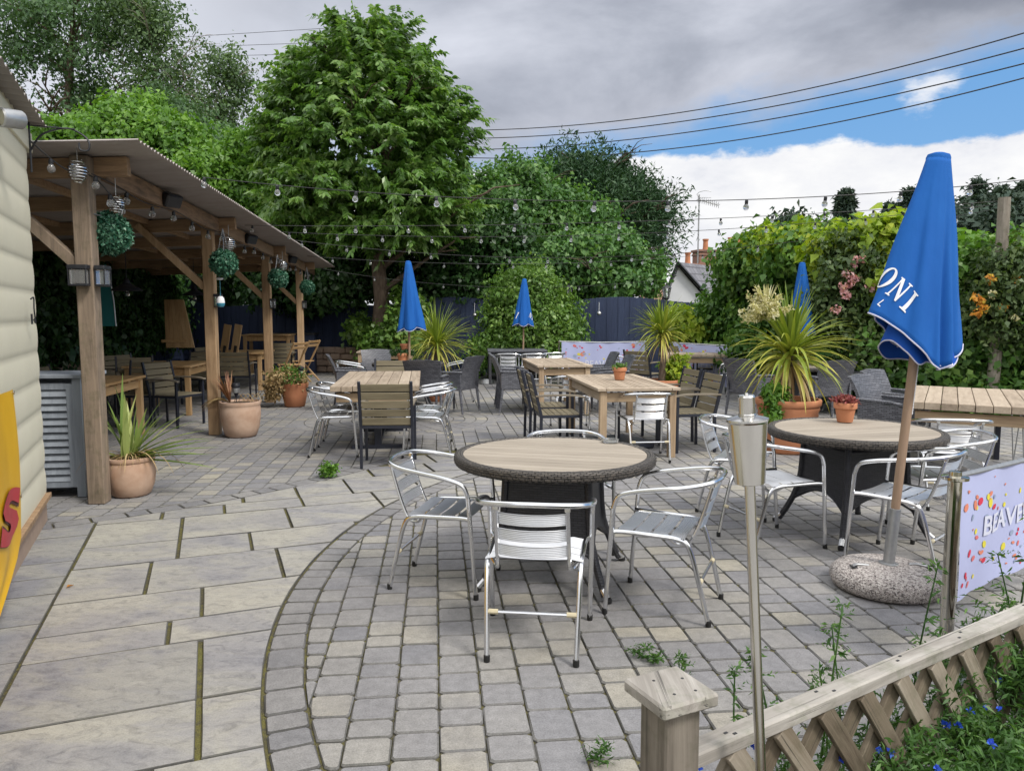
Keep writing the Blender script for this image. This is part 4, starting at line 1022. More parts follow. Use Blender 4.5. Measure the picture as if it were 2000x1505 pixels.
for i in range(6):
    u0, u1 = -.5+i/6, -.5+(i+1)/6-.01
    b.prism([(u0*.50+.10,0),(u1*.50+.10,0),(u1*.34-.06+.05,.86),(u0*.34-.06+.05,.86)], lambda a, c: (a,.0+.1*c,c), lambda a, c: (a,.03+.1*c,c))
b.build('planks', M['pinez'], t, smooth=False)
b = MB(); b.box((0,-.012,.12), (.44,.02,.05)); b.build('batten', M['pine'], t)
x, y, z = zat(206, 575, 11.2); t = thing('surf_board', 'teal board with a pale edge standing in the ivy under the shelter', 'board', (x,y,1.36), R(8)); t.scale = (.72,.72,.72)
b = MB(); pr_ = [(.02,1.25),(-.10,1.15),(-.18,.8),(-.20,.4),(-.16,0),(.17,0),(.15,.5),(.10,.95)]
b.prism(pr_[::-1], lambda a, c: (a,0,c), lambda a, c: (a,.05,c)); b.build('board', M['teal'], t, smooth=False)
b = MB(); b.tube([(.175,-.004,0),(.155,-.004,.5),(.105,-.004,.95)], .012, 6); b.build('edge_strip', M['white'], t)
for px, py, D, lb in ((248,568,10.3,'black enamel pendant lamp over the nearest varnished table'), (380,577,13.2,'black enamel pendant lamp half behind the second shelter post')):
    x, y, z = zat(px, py, D); t = thing('pendant_lamp', lb, 'lamp', (x,y,z), 0, 'pendant lamps under the shelter')
    b = MB(); b.lathe([(.02,.17),(.03,.16),(.05,.10),(.10,.07),(.19,.02),(.20,.0),(.19,.005),(.10,.055)], 28, cap=(True,False)); b.build('lamp_shade', M['black'], t)
    b = MB(); b.lathe([(.015,.05),(.02,.0),(.035,-.04),(.025,-.07),(.0,-.075)], 14, cap=(True,False)); b.build('bulb', M['glass'], t)
    b = MB(); b.tube([(0,0,.16),(0,0,2.62-z)], .006, 6); b.build('cord', M['wire'], t)
# ---------------------------------------------------------------- things fixed to the shelter
for k, (lb, two) in enumerate((('pair of black lantern lights on the nearest shelter post', 2), ('small grey lantern light on the second shelter post', 1), ('small grey lantern light on the third shelter post', 1), ('small grey lantern light on the fourth shelter post', 1))):
    x, y, _ = pg(k*3.53, 0, 0); zc = {0:1.86, 1:1.72, 2:1.72, 3:1.74}[k]
    t = thing('post_lantern', lb, 'lantern', (x,y,zc), EA, 'solar lanterns on the shelter posts')
    sides = (((-.02,-.115),0),((.115,.0),1)) if two == 2 else (((.10,-.02),1),)
    for (dx, dy), q in sides:
        s1 = (.15,.08) if q == 0 else (.08,.15)
        b = MB(); b.box((dx,dy,.055), (s1[0],s1[1],.035), None, .006); b.box((dx,dy,-.085), (s1[0]*.95,s1[1]*.95,.015))
        for sx in (-1,1):
            for sy in (-1,1): b.box((dx+sx*s1[0]*.44,dy+sy*s1[1]*.42,-.02), (.008,.008,.13))
        h_ = b.build('housing', M['black'], t)
        b = MB(); b.box((dx,dy,-.02), (s1[0]*.8,s1[1]*.75,.115), None, .004); b.build('pane', M['glass'], h_)
for e, lb in ((1.55,'black floodlight under the eave nearest the camera'), (5.05,'black floodlight under the eave past the second shelter post'), (8.6,'black floodlight under the eave past the third shelter post')):
    x, y, z = pg(e, -.19, roofz(e,-.19)-.13); t = thing('floodlight', lb, 'lamp', (x,y,z), EA-.5, 'floodlights under the eave')
    b = MB(); b.box((0,0,0), (.10,.20,.13), Matrix.Rotation(R(25),3,'Y'), .015); b.build('housing', M['black'], t)
    b = MB(); b.box((-.06,0,.06), (.08,.04,.05)); b.build('bracket', M['black'], t)
def topiary(name, label, loc, r, drop, seed):
    t = thing(name, label, 'topiary ball', loc, 0, 'hanging topiary balls'); n = int(2600*(r/.19)**.5)
    D = unit(rng.normal(size=(n,3))); P = D*r*rng.uniform(.86,1.0,(n,1)); quads('foliage', leafquads(P, D, .035, .022, .8, -.1, .4), rng.random(n), M['l_ball'], t)
    b = MB(); b.lathe([(.0,-r*.86),(r*.5,-r*.74),(r*.86,0),(r*.5,r*.74),(0,r*.86)], 16, cap=(False,False)); b.build('core', M['l_ball'], t)
    for k in range(3):
        a = k*2.1+seed; b = MB(); b.tube([(r*.45*math.cos(a),r*.45*math.sin(a),r*.85),(0,0,drop)], .004, 5); b.build('chain', M['galv'], t)
def spiral(name, label, loc, r, seed):
    t = thing(name, label, 'wind spinner', loc, 0, 'wire wind spinners'); b = MB(); P = []
    for i in range(150):
        q = i/149; a = q*2*math.pi*8; rr = r*math.sin(math.pi*(.12+.80*q))**.8; P.append((rr*math.cos(a), rr*math.sin(a), r*1.25*(1-2*q)))
    b.tube(P, .0045, 5); b.build('wire_coil', M['alu'], t); b = MB(); b.tube([(0,0,r*1.25),(0,0,r*1.25+.14)], .003, 5); b.build('hanger', M['galv'], t)
for px, py, D, r, lb in ((213,456,6.35,.168,'largest topiary ball, hanging beside the nearest shelter post'), (437,513,9.3,.155,'topiary ball hanging beside the second shelter post'), (543,543,12.8,.155,'topiary ball hanging beside the third shelter post'), (600,561,15.6,.14,'smallest topiary ball, beyond the fourth shelter post')):
    x, y, z = zat(px, py, D); e_ = (Vector((x,y,0))-P0).dot(E); topiary('topiary_ball', lb, (x,y,z), r, (2.32 if D < 7 else roofz(e_,0)-.2)-z, D)
for px, py, D, r, lb in ((152,335,5.95,.070,'wire spinner hanging in front of the nearest shelter post top'), (227,401,6.35,.062,'wire spinner hanging just above the largest topiary ball'), (447,477,9.4,.075,'wire spinner above the second topiary ball'), (552,519,12.8,.08,'wire spinner above the third topiary ball')):
    spiral('wind_spinner', lb, zat(px, py, D), r, D)
# hook bracket, chime
t = thing('plant_bracket', 'curled iron hanging bracket reaching out from the shed corner', 'bracket', (0,0,0)); b = MB()
A = Vector(sw(0,.05,2.72)); b.tube(crom([A, A+Vector((.08,.02,.12)), A+Vector((.25,.05,.17)), A+Vector((.38,.06,.10)), A+Vector((.39,.06,.02)), A+Vector((.33,.06,.02)), A+Vector((.32,.06,.07))], 6), .007, 6)
b.tube([A+Vector((0,0,.2)), A+Vector((0,0,-.15))], .008, 6); b.tube([A+Vector((0,0,.18)), A+Vector((.30,.05,.165))], .005, 6); b.build('scroll', M['black'], t)
t = thing('plant_bracket', 'curled wire bracket at the nearest shelter post holding the largest topiary ball', 'bracket', (0,0,0)); b = MB()
A = Vector(pg(0,-.07,2.34)); B_ = Vector(zat(213,375,6.35)); B_.z = 2.33; b.tube(crom([A, A.lerp(B_,.5), B_, B_+Vector((.09,0,.03)), B_+Vector((.10,0,.11)), B_+Vector((.05,0,.12)), B_+Vector((.05,0,.07))], 6), .006, 6); b.build('scroll', M['galv'], t)
x, y, z = zat(431, 590, 9.35); t = thing('wind_chime', 'white and blue float hanging on a cord below the second topiary ball', 'wind chime', (x,y,z))
b = MB(); b.lathe([(.0,.075),(.025,.07),(.042,.045),(.048,.0),(.048,-.01)], 18, cap=(False,True)); b.build('float_top', M['white'], t)
M['aqua'] = simple('blue_float_paint', (.05,.25,.36), (.04,.2,.3), 10, .5)
b = MB(); b.lathe([(.0495,-.01),(.049,-.03),(.035,-.055),(.0,-.065)], 18, cap=(True,False)); b.build('float_base', M['aqua'], t)
b = MB(); b.tube([(0,0,.07),(0,0,.34)], .004, 5); b.build('cord', M['aqua'], t); b = MB(); b.lathe([(.02,.27),(.04,.275),(.042,.29),(.03,.30)], 16); b.build('bell', M['white'], t); b = MB(); b.bar((-.01,0,.30), (-.02,0,.45), .035, .008); b.build('tag', M['armwood'], t)
def Bl(px, py, D, rpx, rpy, dep=None):          # ellipsoid seen at a place of the photograph, at distance D
    x, y, z = zat(px, py, D); s = D/F; return (x, y, z, rpx*s, dep or rpx*s, rpy*s)
# ---------------------------------------------------------------- trees and shrubs
def limbs(b, base, top, r0, n, spread, seed, lean=(0,0)):
    g = random.Random(seed); B_ = Vector(base); T = Vector(top); ts = []
    P = [B_.lerp(T, q)+Vector((g.uniform(-.12,.12)*q*2, g.uniform(-.12,.12)*q*2, 0)) for q in np.linspace(0,1,8)]
    b.tube([tuple(p) for p in P], [r0*(1.25-.25*min(1,q*6))*(1-q*.75) for q in np.linspace(0,1,8)], 12)
    for i in range(n):
        q = g.uniform(.3,.95); s = B_.lerp(T, q); a = i*2.4+g.uniform(-.5,.5); L = spread*g.uniform(.55,1.)*(1.1-q*.5)
        m_ = s+Vector((math.cos(a)*L*.5, math.sin(a)*L*.5, L*.32)); e_ = s+Vector((math.cos(a)*L, math.sin(a)*L, L*.62))
        rr = r0*(1-q*.7)*.42; b.tube(crom([s, m_, e_], 4), [rr*(1-.82*k/8) for k in range(9)], 7)
        for j in range(3):
            c = m_.lerp(e_, g.uniform(.1,.8)); a2 = a+g.uniform(-1.1,1.1); l2 = L*.45
            b.tube([c, c+Vector((math.cos(a2)*l2*.5,math.sin(a2)*l2*.5,l2*.3)), c+Vector((math.cos(a2)*l2,math.sin(a2)*l2,l2*.35))], [rr*.4,rr*.28,rr*.1], 5)
# cherry in front of the fence: leaves hang along arching shoots
def cherry():
    t = thing('cherry_tree', 'tall broad cherry tree with hanging leaves rising above the navy fence', 'tree', (0,0,0))
    bx, by = -3.42, 19.2
    b = MB(); limbs(b, (bx,by,-.05), (bx+.35,by,6.8), .25, 17, 3.0, 5); b.build('trunk', M['bark'], t)
    blobs = [Bl(712,275,19,180,165,2.3),Bl(720,165,19,125,110,1.7),Bl(735,75,19,60,40,.8),Bl(590,190,19,70,85,1.1),Bl(800,165,19,65,65,1.),Bl(850,260,19,75,85,1.1),Bl(640,385,18.7,115,65,1.8),Bl(820,390,18.7,105,85,1.7),Bl(750,455,18.6,115,42,1.5),Bl(900,420,19,45,55,.8),Bl(560,290,19,60,80,1.)]
    g = rng; w = np.array([b_[3]**2 for b_ in blobs]); w /= w.sum(); Pl = []; Nl = []; T = []; ids = []
    ns = 2350
    for i, k in enumerate(g.multinomial(ns, w)):
        b_ = blobs[i]; D = unit(g.normal(size=(k,3))); D[:,2] = np.abs(D[:,2])*np.where(g.random(k) < .72, 1, -.7)
        rr = (1-.5*g.random((k,1))**1.5)*lump(D, 11+i, .2)[:,None]; Pl.append(np.array(b_[:3])+D*rr*np.array(b_[3:6])); Nl.append(D)
    C = np.concatenate(Pl); D = np.concatenate(Nl); n = len(C); m = 38
    hi_ = np.clip((C[:,2:3]-4.5)/4, 0, 1)*(g.random((n,1)) < .55); sd_ = unit(D*np.array([1,1,.45])+np.array([.0,0,.38])+hi_*np.array([-.15,0,.9])+g.normal(size=(n,3))*.6); Ls = g.uniform(.35,.95,(n,1))*(1+.6*hi_)
    tt = np.linspace(0,1,m)[None,:,None]; droop = np.array([0,0,-.34])
    P = C[:,None,:]+(sd_*Ls)[:,None,:]*(tt-.5)+droop*Ls[:,None,:]*(tt**2)
    side = unit(np.cross(sd_, np.array([0,0,1.])+g.normal(size=(n,3))*.2)); sg = np.where(np.arange(m) % 2, 1, -1)[None,:,None]
    dirn = unit(sd_[:,None,:]*.6+side[:,None,:]*sg*.75+np.array([.12,0,-.62])+g.normal(size=(n,m,3))*.28)
    nr = unit(np.cross(dirn, side[:,None,:]+g.normal(size=(n,m,3))*.35)); wv = np.cross(nr, dirn)
    L = g.uniform(.12,.20,(n,m,1)); Wd = L*.46
    q = np.stack([P, P+dirn*L*.42+wv*Wd/2, P+dirn*L+np.array([0,0,-.18])*L, P+dirn*L*.42-wv*Wd/2], 2).reshape(-1,4,3)
    q[:,1] += (nr*Wd*.18).reshape(-1,3); q[:,3] += (nr*Wd*.18).reshape(-1,3)
    r = np.clip(np.repeat(g.random(n), m)*.5+g.random(n*m)*.5, 0, 1)
    quads('crown', q, r, M['l_cherry'], t)
cherry()
def tree(name, label, base, top, r0, blobs, m, nc, k, sig, L, W, seed, bark='bark', n=12, spread=2.5, trunk=True, group=None, cat='tree', **kw):
    t = thing(name, label, cat, (0,0,0), 0, group)
    if trunk: b = MB(); limbs(b, base, top, r0, n, spread, seed); b.build('trunk', M[bark], t)
    crown('crown' if cat == 'tree' else 'foliage', t, M[m], blobs, nc, k, sig, L, W, seed, **kw); return t
D0 = 31
tree('poplar_tree', 'tall dark feathery tree behind the shelter at the far left', zat(150,560,D0), zat(140,40,D0), .34,
     [Bl(120,50,D0,150,85),Bl(215,120,D0,85,95),Bl(70,140,D0,100,70),Bl(160,215,D0,75,65),Bl(240,30,D0,75,50),Bl(10,10,D0,80,60)], 'l_poplar', 300, 64, .30, .17, .09, 21, n=22, spread=5, amp=.35, shell=.7, zmin=1)
tree('birch_tree', 'pale stemmed birch with an airy see-through crown behind the shelter', zat(285,560,30), zat(300,60,30), .2,
     [Bl(300,80,30,55,75),Bl(335,165,30,55,50),Bl(290,190,30,50,60),Bl(365,225,30,40,35),Bl(260,10,30,55,35)], 'l_birch', 210, 42, .34, .16, .09, 22, 'birchbark', n=18, spread=4, amp=.35, shell=.8, zmin=1)
tree('birch_tree', 'smaller airy birch leaning right beside the cherry tree', zat(405,560,29), zat(440,140,29), .14,
     [Bl(445,160,29,35,45),Bl(425,230,29,35,40),Bl(468,205,29,18,35)], 'l_birch', 105, 42, .28, .15, .085, 23, 'birchbark', n=10, spread=2.4, amp=.35, shell=.8, zmin=1)
tree('leafy_shrub', 'dull green shrub between the small birch and the cherry tree', None, None, 0, [Bl(455,325,26,75,40),Bl(400,290,27,50,38),Bl(330,250,27,50,40),Bl(500,350,25,50,50)], 'l_poplar', 300, 60, .22, .14, .08, 24, trunk=False, cat='shrub', zmin=0)
tree('laurel_hedge', 'bright green laurel mass above the shelter roof', None, None, 0, [Bl(250,290,21,110,75),Bl(330,310,21,80,70),Bl(170,330,21,110,90),Bl(110,285,22,50,32),Bl(280,240,21.5,50,35)], 'l_laurel', 1250, 50, .16, .15, .10, 25, trunk=False, cat='hedge', zmin=0, bias=1.0)
tree('laurel_hedge', 'lower bright green laurel mass between the shelter roof and the cherry tree', None, None, 0, [Bl(420,390,20.5,90,80),Bl(500,420,20.5,90,100),Bl(560,470,20.8,80,100),Bl(440,470,20.5,100,110),Bl(600,400,21,60,80),Bl(520,330,21,60,50)], 'l_laurel', 1300, 50, .16, .14, .085, 26, trunk=False, cat='hedge', zmin=0, bias=1.0)
# right of the cherry
tree('cypress_tree', 'dark cypress with ragged plumes against the white cloud', zat(1150,600,27), zat(1150,330,27), .3, [Bl(1150,420,27,115,95),Bl(1120,380,27,75,60),Bl(1225,420,27,75,60),Bl(1160,480,27,140,80)], 'l_conif', 900, 60, (.2,.2,.24), .20, .05, 31, n=14, spread=3, amp=.3, shell=.5, zmin=0, out=.7, droop=-.3, bias=.4, spr=1.0)
def plumes():          # ragged upright sprays of the cypress outline
    o = [c for c in bpy.data.objects if c.name.startswith('cypress_tree') and c.type == 'EMPTY'][0]; Q = []
    for px, py, bx, by in ((1150,300,1150,390),(1222,303,1195,400),(1105,325,1115,390),(1255,340,1215,410),(1275,380,1225,420),(1180,325,1165,380),(1300,400,1235,440),(1318,412,1250,450),(1095,345,1105,400),(1290,470,1230,480),(1130,320,1140,380)):
        A = np.array(zat(bx,by,27)); B_ = np.array(zat(px,py,27)); n = 1300; tt = rng.random(n)[:,None]**.85
        w = (1-tt)*.36+.035; P = A+(B_-A)*tt+rng.normal(size=(n,3))*w*.55; d = unit((B_-A)+rng.normal(size=(n,3))*.8*(np.linalg.norm(B_-A)))
        Q.append(leafquads(P, d, .15, .05, .3, -.1, .8))
    q = np.concatenate(Q); quads('crown_plume', q, rng.random(len(q)), M['l_conif'], o)
plumes()
tree('leafy_tree', 'green broadleaf tree just right of the cherry tree, lighter leaf tips', zat(1010,650,23), zat(1010,380,23), .16, [Bl(1020,400,23,60,75),Bl(960,450,22.5,75,75),Bl(1060,470,22.5,85,80),Bl(930,520,22,80,80),Bl(900,420,23,70,70)], 'l_shrub', 1000, 50, .19, .15, .09, 32, n=10, spread=2.2, zmin=0, bias=.9)
tree('leafy_tree', 'round leaved tree overhanging the fence left of the white gable', zat(1180,650,21), zat(1170,480,21), .14, [Bl(1180,500,21.5,65,48),Bl(1140,535,21,85,60),Bl(1220,555,21,60,48),Bl(1165,455,22,38,30),Bl(1080,560,20.8,85,50),Bl(1258,540,21.5,32,30)], 'l_shrub', 900, 44, .16, .14, .105, 33, n=10, spread=2.2, zmin=0, bias=1.0)
tree('ivy_hedge', 'dark ivy mass on top of the navy fence between cherry and bush', None, None, 0, [Bl(900,505,20.8,75,65),Bl(980,515,20.5,85,60),Bl(850,520,21,60,55),Bl(1050,540,20.5,80,40),Bl(680,545,21.6,110,65),Bl(600,570,22,60,60),Bl(905,565,20.9,80,40),Bl(830,572,21.2,70,40),Bl(965,560,20.7,60,40),Bl(480,560,23.5,110,60),Bl(400,560,24,90,60)], 'l_ivy', 1450, 46, .17, .13, .10, 34, trunk=False, cat='hedge', zmin=1.45, bias=1.0)
tree('round_bush', 'big rounded yellow green bush in front of the navy fence behind a blue parasol', (.45,18.3,0), (.45,18.3,2.2), .06, [Bl(1035,585,18.2,62,50),Bl(1045,670,18.0,72,75),Bl(985,650,17.9,38,40),Bl(1098,640,18.1,30,40),Bl(960,700,17.7,36,34)], 'l_bush', 760, 50, .14, .10, .055, 35, n=8, spread=1.2, cat='shrub', zmin=.02, bias=.9, amp=.22)
tree('ivy_plant', 'ivy climbing around the cherry trunk at the fence foot', None, None, 0, [Bl(795,620,19.0,24,45),Bl(748,682,18.7,36,26),Bl(705,655,19.3,24,20),Bl(790,668,18.6,30,36)], 'l_bush', 150, 46, .14, .13, .095, 36, trunk=False, cat='climber', zmin=.02, bias=1.0)
# ivy under the shelter, on the wall
def wallivy(name, label, e0, e1, z0, z1, n, seed, nn=3.62, m='l_ivy'):
    t = thing(name, label, 'climber', (0,0,0)); g = np.random.default_rng(seed)
    k = n//30; e_ = g.uniform(e0,e1,k); zz = z0+(z1-z0)*g.random(k)**.85; d = nn-.28*np.abs(np.sin(e_*2.1+zz*3))-g.random(k)*.12
    C = np.array(P0)+np.outer(e_, np.array(E))+np.outer(d, np.array(N)); C[:,2] = zz; ids = np.repeat(np.arange(k), 30)
    P = C[ids]+g.normal(size=(k*30,3))*.13; Nn = np.tile(-np.array(N)+np.array([0,0,.25]), (len(P),1)); s = P[:,2] > .05
    r = np.clip(g.random(k)[ids]*.5+g.random(len(ids))*.5, 0, 1)
    quads('foliage', leafquads(P[s], Nn[s], .12, .105, 1.1, .35), r[s], M[m], t)
wallivy('ivy_wall', 'ivy on the dark fence under the near half of the shelter', -1.2, 5.6, .55, 2.4, 15000, 41)
wallivy('ivy_wall', 'ivy on the dark fence under the far half of the shelter', 5.6, 13.5, .75, 2.5, 15000, 42)
# end wall of the shelter seen between the far posts
tree('hanging_ivy', 'ivy curtain hanging at the far end of the shelter, over the navy fence', None, None, 0, [Bl(560,560,20.6,70,60),Bl(640,570,20.6,60,65),Bl(690,545,20.4,60,50),Bl(600,590,20.5,40,30)], 'l_ivy', 380, 44, .16, .14, .11, 43, trunk=False, cat='climber', zmin=1.42, bias=1.1)
# hedge along the right side
def hb(px, py, D, rx, ry, dep): return Bl(px, py, D, rx, ry, dep)
tree('hop_hedge', 'golden yellow hop sprawling over the top of the right hand hedge', None, None, 0, [hb(1510,525,15.4,80,42,.7),hb(1445,605,16.8,45,36,.7),hb(1590,510,13.6,65,40,.7),hb(1360,690,17.2,45,28,.6),hb(1450,620,16.8,70,36,.6)], 'l_hedge', 700, 46, .14, .13, .10, 51, trunk=False, cat='hedge', zmin=0, bias=1.0)
tree('golden_hop', 'bright golden hop shoots beside the blue parasol on the hedge top', None, None, 0, [hb(1720,480,11.9,60,45,.45),hb(1660,510,12.2,70,40,.45),hb(1740,540,11.8,45,60,.4),hb(1510,490,15.0,50,22,.4),hb(1570,482,13.6,45,20,.4),hb(1355,650,17.0,40,16,.4),hb(1460,530,16.,34,22,.4),hb(1325,630,17.2,22,12,.3)], 'l_gold', 430, 34, .10, .14, .12, 52, trunk=False, cat='climber', zmin=0, bias=1.1)
tree('mixed_hedge', 'tall dark green hedge behind the potted plants on the right', None, None, 0, [hb(1490,620,16.4,100,60,.7),hb(1415,700,17.2,80,45,.7),hb(1600,600,14.4,100,90,.7),hb(1570,690,14.6,110,80,.7),hb(1680,620,12.4,90,90,.7),hb(1680,720,12.2,100,80,.7),hb(1760,680,12.0,100,90,.7)], 'l_hedge', 1650, 46, .13, .12, .085, 53, trunk=False, cat='hedge', zmin=.02, bias=1.0)
tree('mixed_hedge', 'dark hedge behind the thick plank table at the right edge', None, None, 0, [hb(1900,590,12.2,110,60,.7),hb(1850,700,11.9,110,90,.7),hb(1960,680,11.6,110,110,.7),hb(2040,600,11.8,90,120,.7),hb(1780,760,12.0,100,50,.6),hb(1930,790,11.5,130,50,.6),hb(2170,700,11.2,120,110,.7),hb(2330,700,10.8,120,110,.7)], 'l_hedge', 1750, 46, .13, .12, .085, 54, trunk=False, cat='hedge', zmin=.02, bias=1.0)
tree('climbing_shrub', 'fresh green climber on the hedge top right of the big parasol', None, None, 0, [hb(1920,530,11.6,60,40,.5),hb(1985,560,11.4,60,55,.5),hb(1890,585,11.5,40,50,.5)], 'l_laurel', 330, 40, .12, .13, .10, 55, trunk=False, cat='shrub', zmin=0, bias=1.0)
def flowers(parent, name, spots, D, r, m, n=26):
    for px, py in spots:
        c = np.array(zat(px, py, D)); d = unit(rng.normal(size=(n,3))); d[:,1] -= .35
        quads(name, leafquads(c+d*r*.55, d, r*.9, r*.7, 1.2, 0, .3), rng.random(n), M[m], parent)
t = tree('rose_bush', 'rambling rose with pale pink flowers in the hedge left of the big parasol', None, None, 0, [hb(1670,540,11.75,55,55,.3),hb(1650,620,11.8,45,60,.3),hb(1700,700,11.6,50,50,.3)], 'l_rose', 230, 40, .12, .09, .06, 56, trunk=False, cat='shrub', zmin=0)
flowers(t, 'flower', ((1668,510),(1680,505),(1655,535),(1660,552),(1645,560),(1668,545),(1650,575),(1725,535),(1735,692),(1632,602),(1700,560)), 11.35, .075, 'f_pink')
t = tree('rose_bush', 'thinner rose with orange and yellow flowers at the timber pole on the right', None, None, 0, [hb(1930,590,11.0,40,60,.35),hb(1970,570,10.9,45,60,.35),hb(1920,640,11.0,30,40,.3),hb(1985,650,10.9,30,50,.3)], 'l_rose', 260, 40, .12, .08, .055, 57, trunk=False, cat='shrub', zmin=0)
flowers(t, 'flower', ((1935,545),(1915,590),(1922,600),(1908,610),(1960,600),(1905,580),(1985,545)), 10.6, .065, 'f_orange'); flowers(t, 'flower', ((1936,575),(1980,620)), 10.6, .06, 'f_cream')
# far conifers
def fir(name, label, px, pt, pb, D, wpx, seed):
    t = thing(name, label, 'tree', (0,0,0), 0, 'far conifers'); A = np.array(zat(px,pb,D)); T = np.array(zat(px,pt,D)); h = T[2]-A[2]; w = wpx*D/F
    b = MB(); b.tube([tuple(A), tuple(T)], [.18,.03], 6); b.build('trunk', M['bark'], t)
    g = np.random.default_rng(seed); n = 230; q = g.random(n)**.7; a = g.random(n)*6.283; R_ = w*.78*(1-q)**.75*g.uniform(.35,1.15,n)+.06
    Q = []; m = 60; tt = g.random((n,m))
    P = np.stack([A[0]+np.cos(a)[:,None]*R_[:,None]*tt, A[1]+np.sin(a)[:,None]*R_[:,None]*tt, A[2]+(q*h)[:,None]-.25*R_[:,None]*tt**2+.10*R_[:,None]*tt], -1)+g.normal(size=(n,m,3))*.15
    d = np.stack([np.cos(a),np.sin(a),np.full(n,.1)],-1); d = np.repeat(d, m, 0); P = P.reshape(-1,3)
    quads('crown', leafquads(P, d, .34, .11, .3, .15, .8), np.clip(np.repeat(g.random(n),m)*.6+g.random(n*m)*.4,0,1), M['l_fir'], t)
for px, pt, pb, D, w, lb in ((1645,380,530,48,42,'lone narrow fir standing left of the big parasol top'),(1770,375,520,50,40,'fir half hidden by the left slope of the big parasol'),(1735,405,520,50,36,'shorter fir left of the big parasol, beside a taller one'),(1900,355,520,52,55,'dense fir just right of the big parasol'),(1945,372,520,50,46,'slender fir right behind the timber pole'),(1990,365,520,50,50,'fir at the right edge of the picture'),(1860,420,530,47,60,'low bushy fir directly behind the big parasol'),(1525,435,520,52,26,'small fir tip above the golden hop'),(1960,430,530,45,70,'broad dark fir low at the right edge')):
    fir('fir_tree', lb, px, pt, pb, D, w, int(px))
tree('far_trees', 'low dark tree belt right of the big parasol in the distance', None, None, 0, [Bl(1900,480,44,70,45,2),Bl(1980,470,44,70,60,2),Bl(1800,500,46,70,30,2),Bl(1560,480,48,40,30,2)], 'l_fir', 420, 40, .5, .4, .22, 61, trunk=False, cat='trees', zmin=0)
# ---------------------------------------------------------------- strap leaved plants
def strap(b_, base, d, L, w, sag, g, seg=7, rnd=None):
    d = Vector(d).normalized(); side = d.cross(Vector((0,0,1)))
    if side.length < .05: side = Vector((1,0,0))
    side.normalize(); P = [];p = Vector(base); dd = d.copy()
    for i in range(seg+1):
        q = i/seg; ww = w*(.55+1.6*q)*(1-q)**.55 if q < 1 else 0.001
        ww = w*min(1,.5+2.2*q)*(1-q**2.2)+.001
        P.append((p-side*ww/2+Vector((0,0,ww*.22)), p+Vector((0,0,0)), p+side*ww/2+Vector((0,0,ww*.22))))
        p = p+dd*(L/seg); dd = (dd+Vector((0,0,-sag*(.35+q)))/seg*2).normalized()
    b_.grid([[tuple(x) for x in r] for r in P], rnd=g.random() if rnd is None else rnd)
def cordyline(name, label, loc, crown_z, L, n, potr, poth, seed, cat='plant', dry=26, w=.035, sagk=1.0, potm='terra', ribs=True, trunkr=.05, below=True):
    g = random.Random(seed); x, y = loc
    p = thing('terracotta_pot', label[1], 'pot', (x,y,0)); b = MB()
    pr_ = [(potr*.66,0),(potr*.70,.02)]+[(potr*(.70+.26*q)+(.012 if ribs and i % 2 else 0), .02+(poth-.10)*q) for i, q in enumerate(np.linspace(.05,1,15))]+[(potr*.99,poth-.075),(potr*1.02,poth-.06),(potr*1.03,poth-.01),(potr*1.0,poth),(potr*.93,poth),(potr*.91,poth-.06)]
    b.lathe(pr_, 40, cap=(True,False)); b.build('pot', M[potm], p, ang=60); b = MB(); b.lathe([(potr*.92,poth-.07),(potr*.4,poth-.05),(0,poth-.045)], 24, cap=(False,False)); b.build('soil', M['soil'], p)
    t = thing(name, label[0], cat, (x,y,poth-.06)); h = crown_z-(poth-.06); b = MB()
    b.tube([(0,0,0),(.02,0,h*.5),(0,0,h)], [trunkr*1.25,trunkr,trunkr*.9], 10); b.build('trunk', M['bark'], t)
    b = MB()
    for i in range(n):
        el = R(g.choice((g.uniform(35,88), g.uniform(5,70), g.uniform(-35,25)) if below else (g.uniform(35,88), g.uniform(15,75)))); a = g.uniform(0,6.283); LL = L*g.uniform(.75,1.12)
        strap(b, (g.uniform(-.02,.02),g.uniform(-.02,.02),h+g.uniform(-.06,.05)), (math.cos(a)*math.cos(el), math.sin(a)*math.cos(el), math.sin(el)), LL, w*g.uniform(.75,1.15), sagk*g.uniform(.25,1.0)*(1.1-el*.4), g, rnd=min(1,max(0,.75-el*.35+g.uniform(-.3,.3))))
    b.build('foliage', M['l_strap'], t, smooth=False)
    if dry:
        b = MB()
        for i in range(dry):
            a = g.uniform(0,6.283); strap(b, (0,0,h-.08), (math.cos(a)*.6,math.sin(a)*.6,-.5), L*.75, w*.7, 1.1, g)
        b.build('dry_leaves', M['l_dry'], t, smooth=False)
    return t
cordyline('cordyline', ('cordyline with a spray of arching green leaves in a ribbed pot, middle of the patio', 'ribbed terracotta pot holding the cordyline without flowers'), (2.38,12.0), 1.22, .60, 190, .27, .50, 3, dry=20, w=.034)
t2 = cordyline('cordyline', ('big cordyline with a cream flower head and yellowing drooping leaves', 'wide ribbed terracotta pot holding the flowering cordyline'), (3.10,8.45), 1.08, .78, 165, .345, .60, 4, dry=40, w=.05, sagk=1.3)
C = np.array((-.32,-.05,.0))+np.array((0,0,.98)); pts = []; nrm = []
for i in range(30):
    a = rng.uniform(0,6.28); el = rng.uniform(-.2,1.5); d = np.array((math.cos(a)*math.cos(el), math.sin(a)*math.cos(el), math.sin(el))); ln = rng.uniform(.16,.30)
    tt = rng.random(110); pts.append(C+d*(tt[:,None]*ln)*np.array((1,1,1.15))+rng.normal(size=(110,3))*.015); nrm.append(np.tile(d,(110,1))+rng.normal(size=(110,3))*.6)
pts = np.concatenate(pts); nrm = np.concatenate(nrm)
quads('flower_head', leafquads(pts, nrm, .042, .018, .3, 0, .9), rng.random(len(pts)), M['f_cream'], t2)
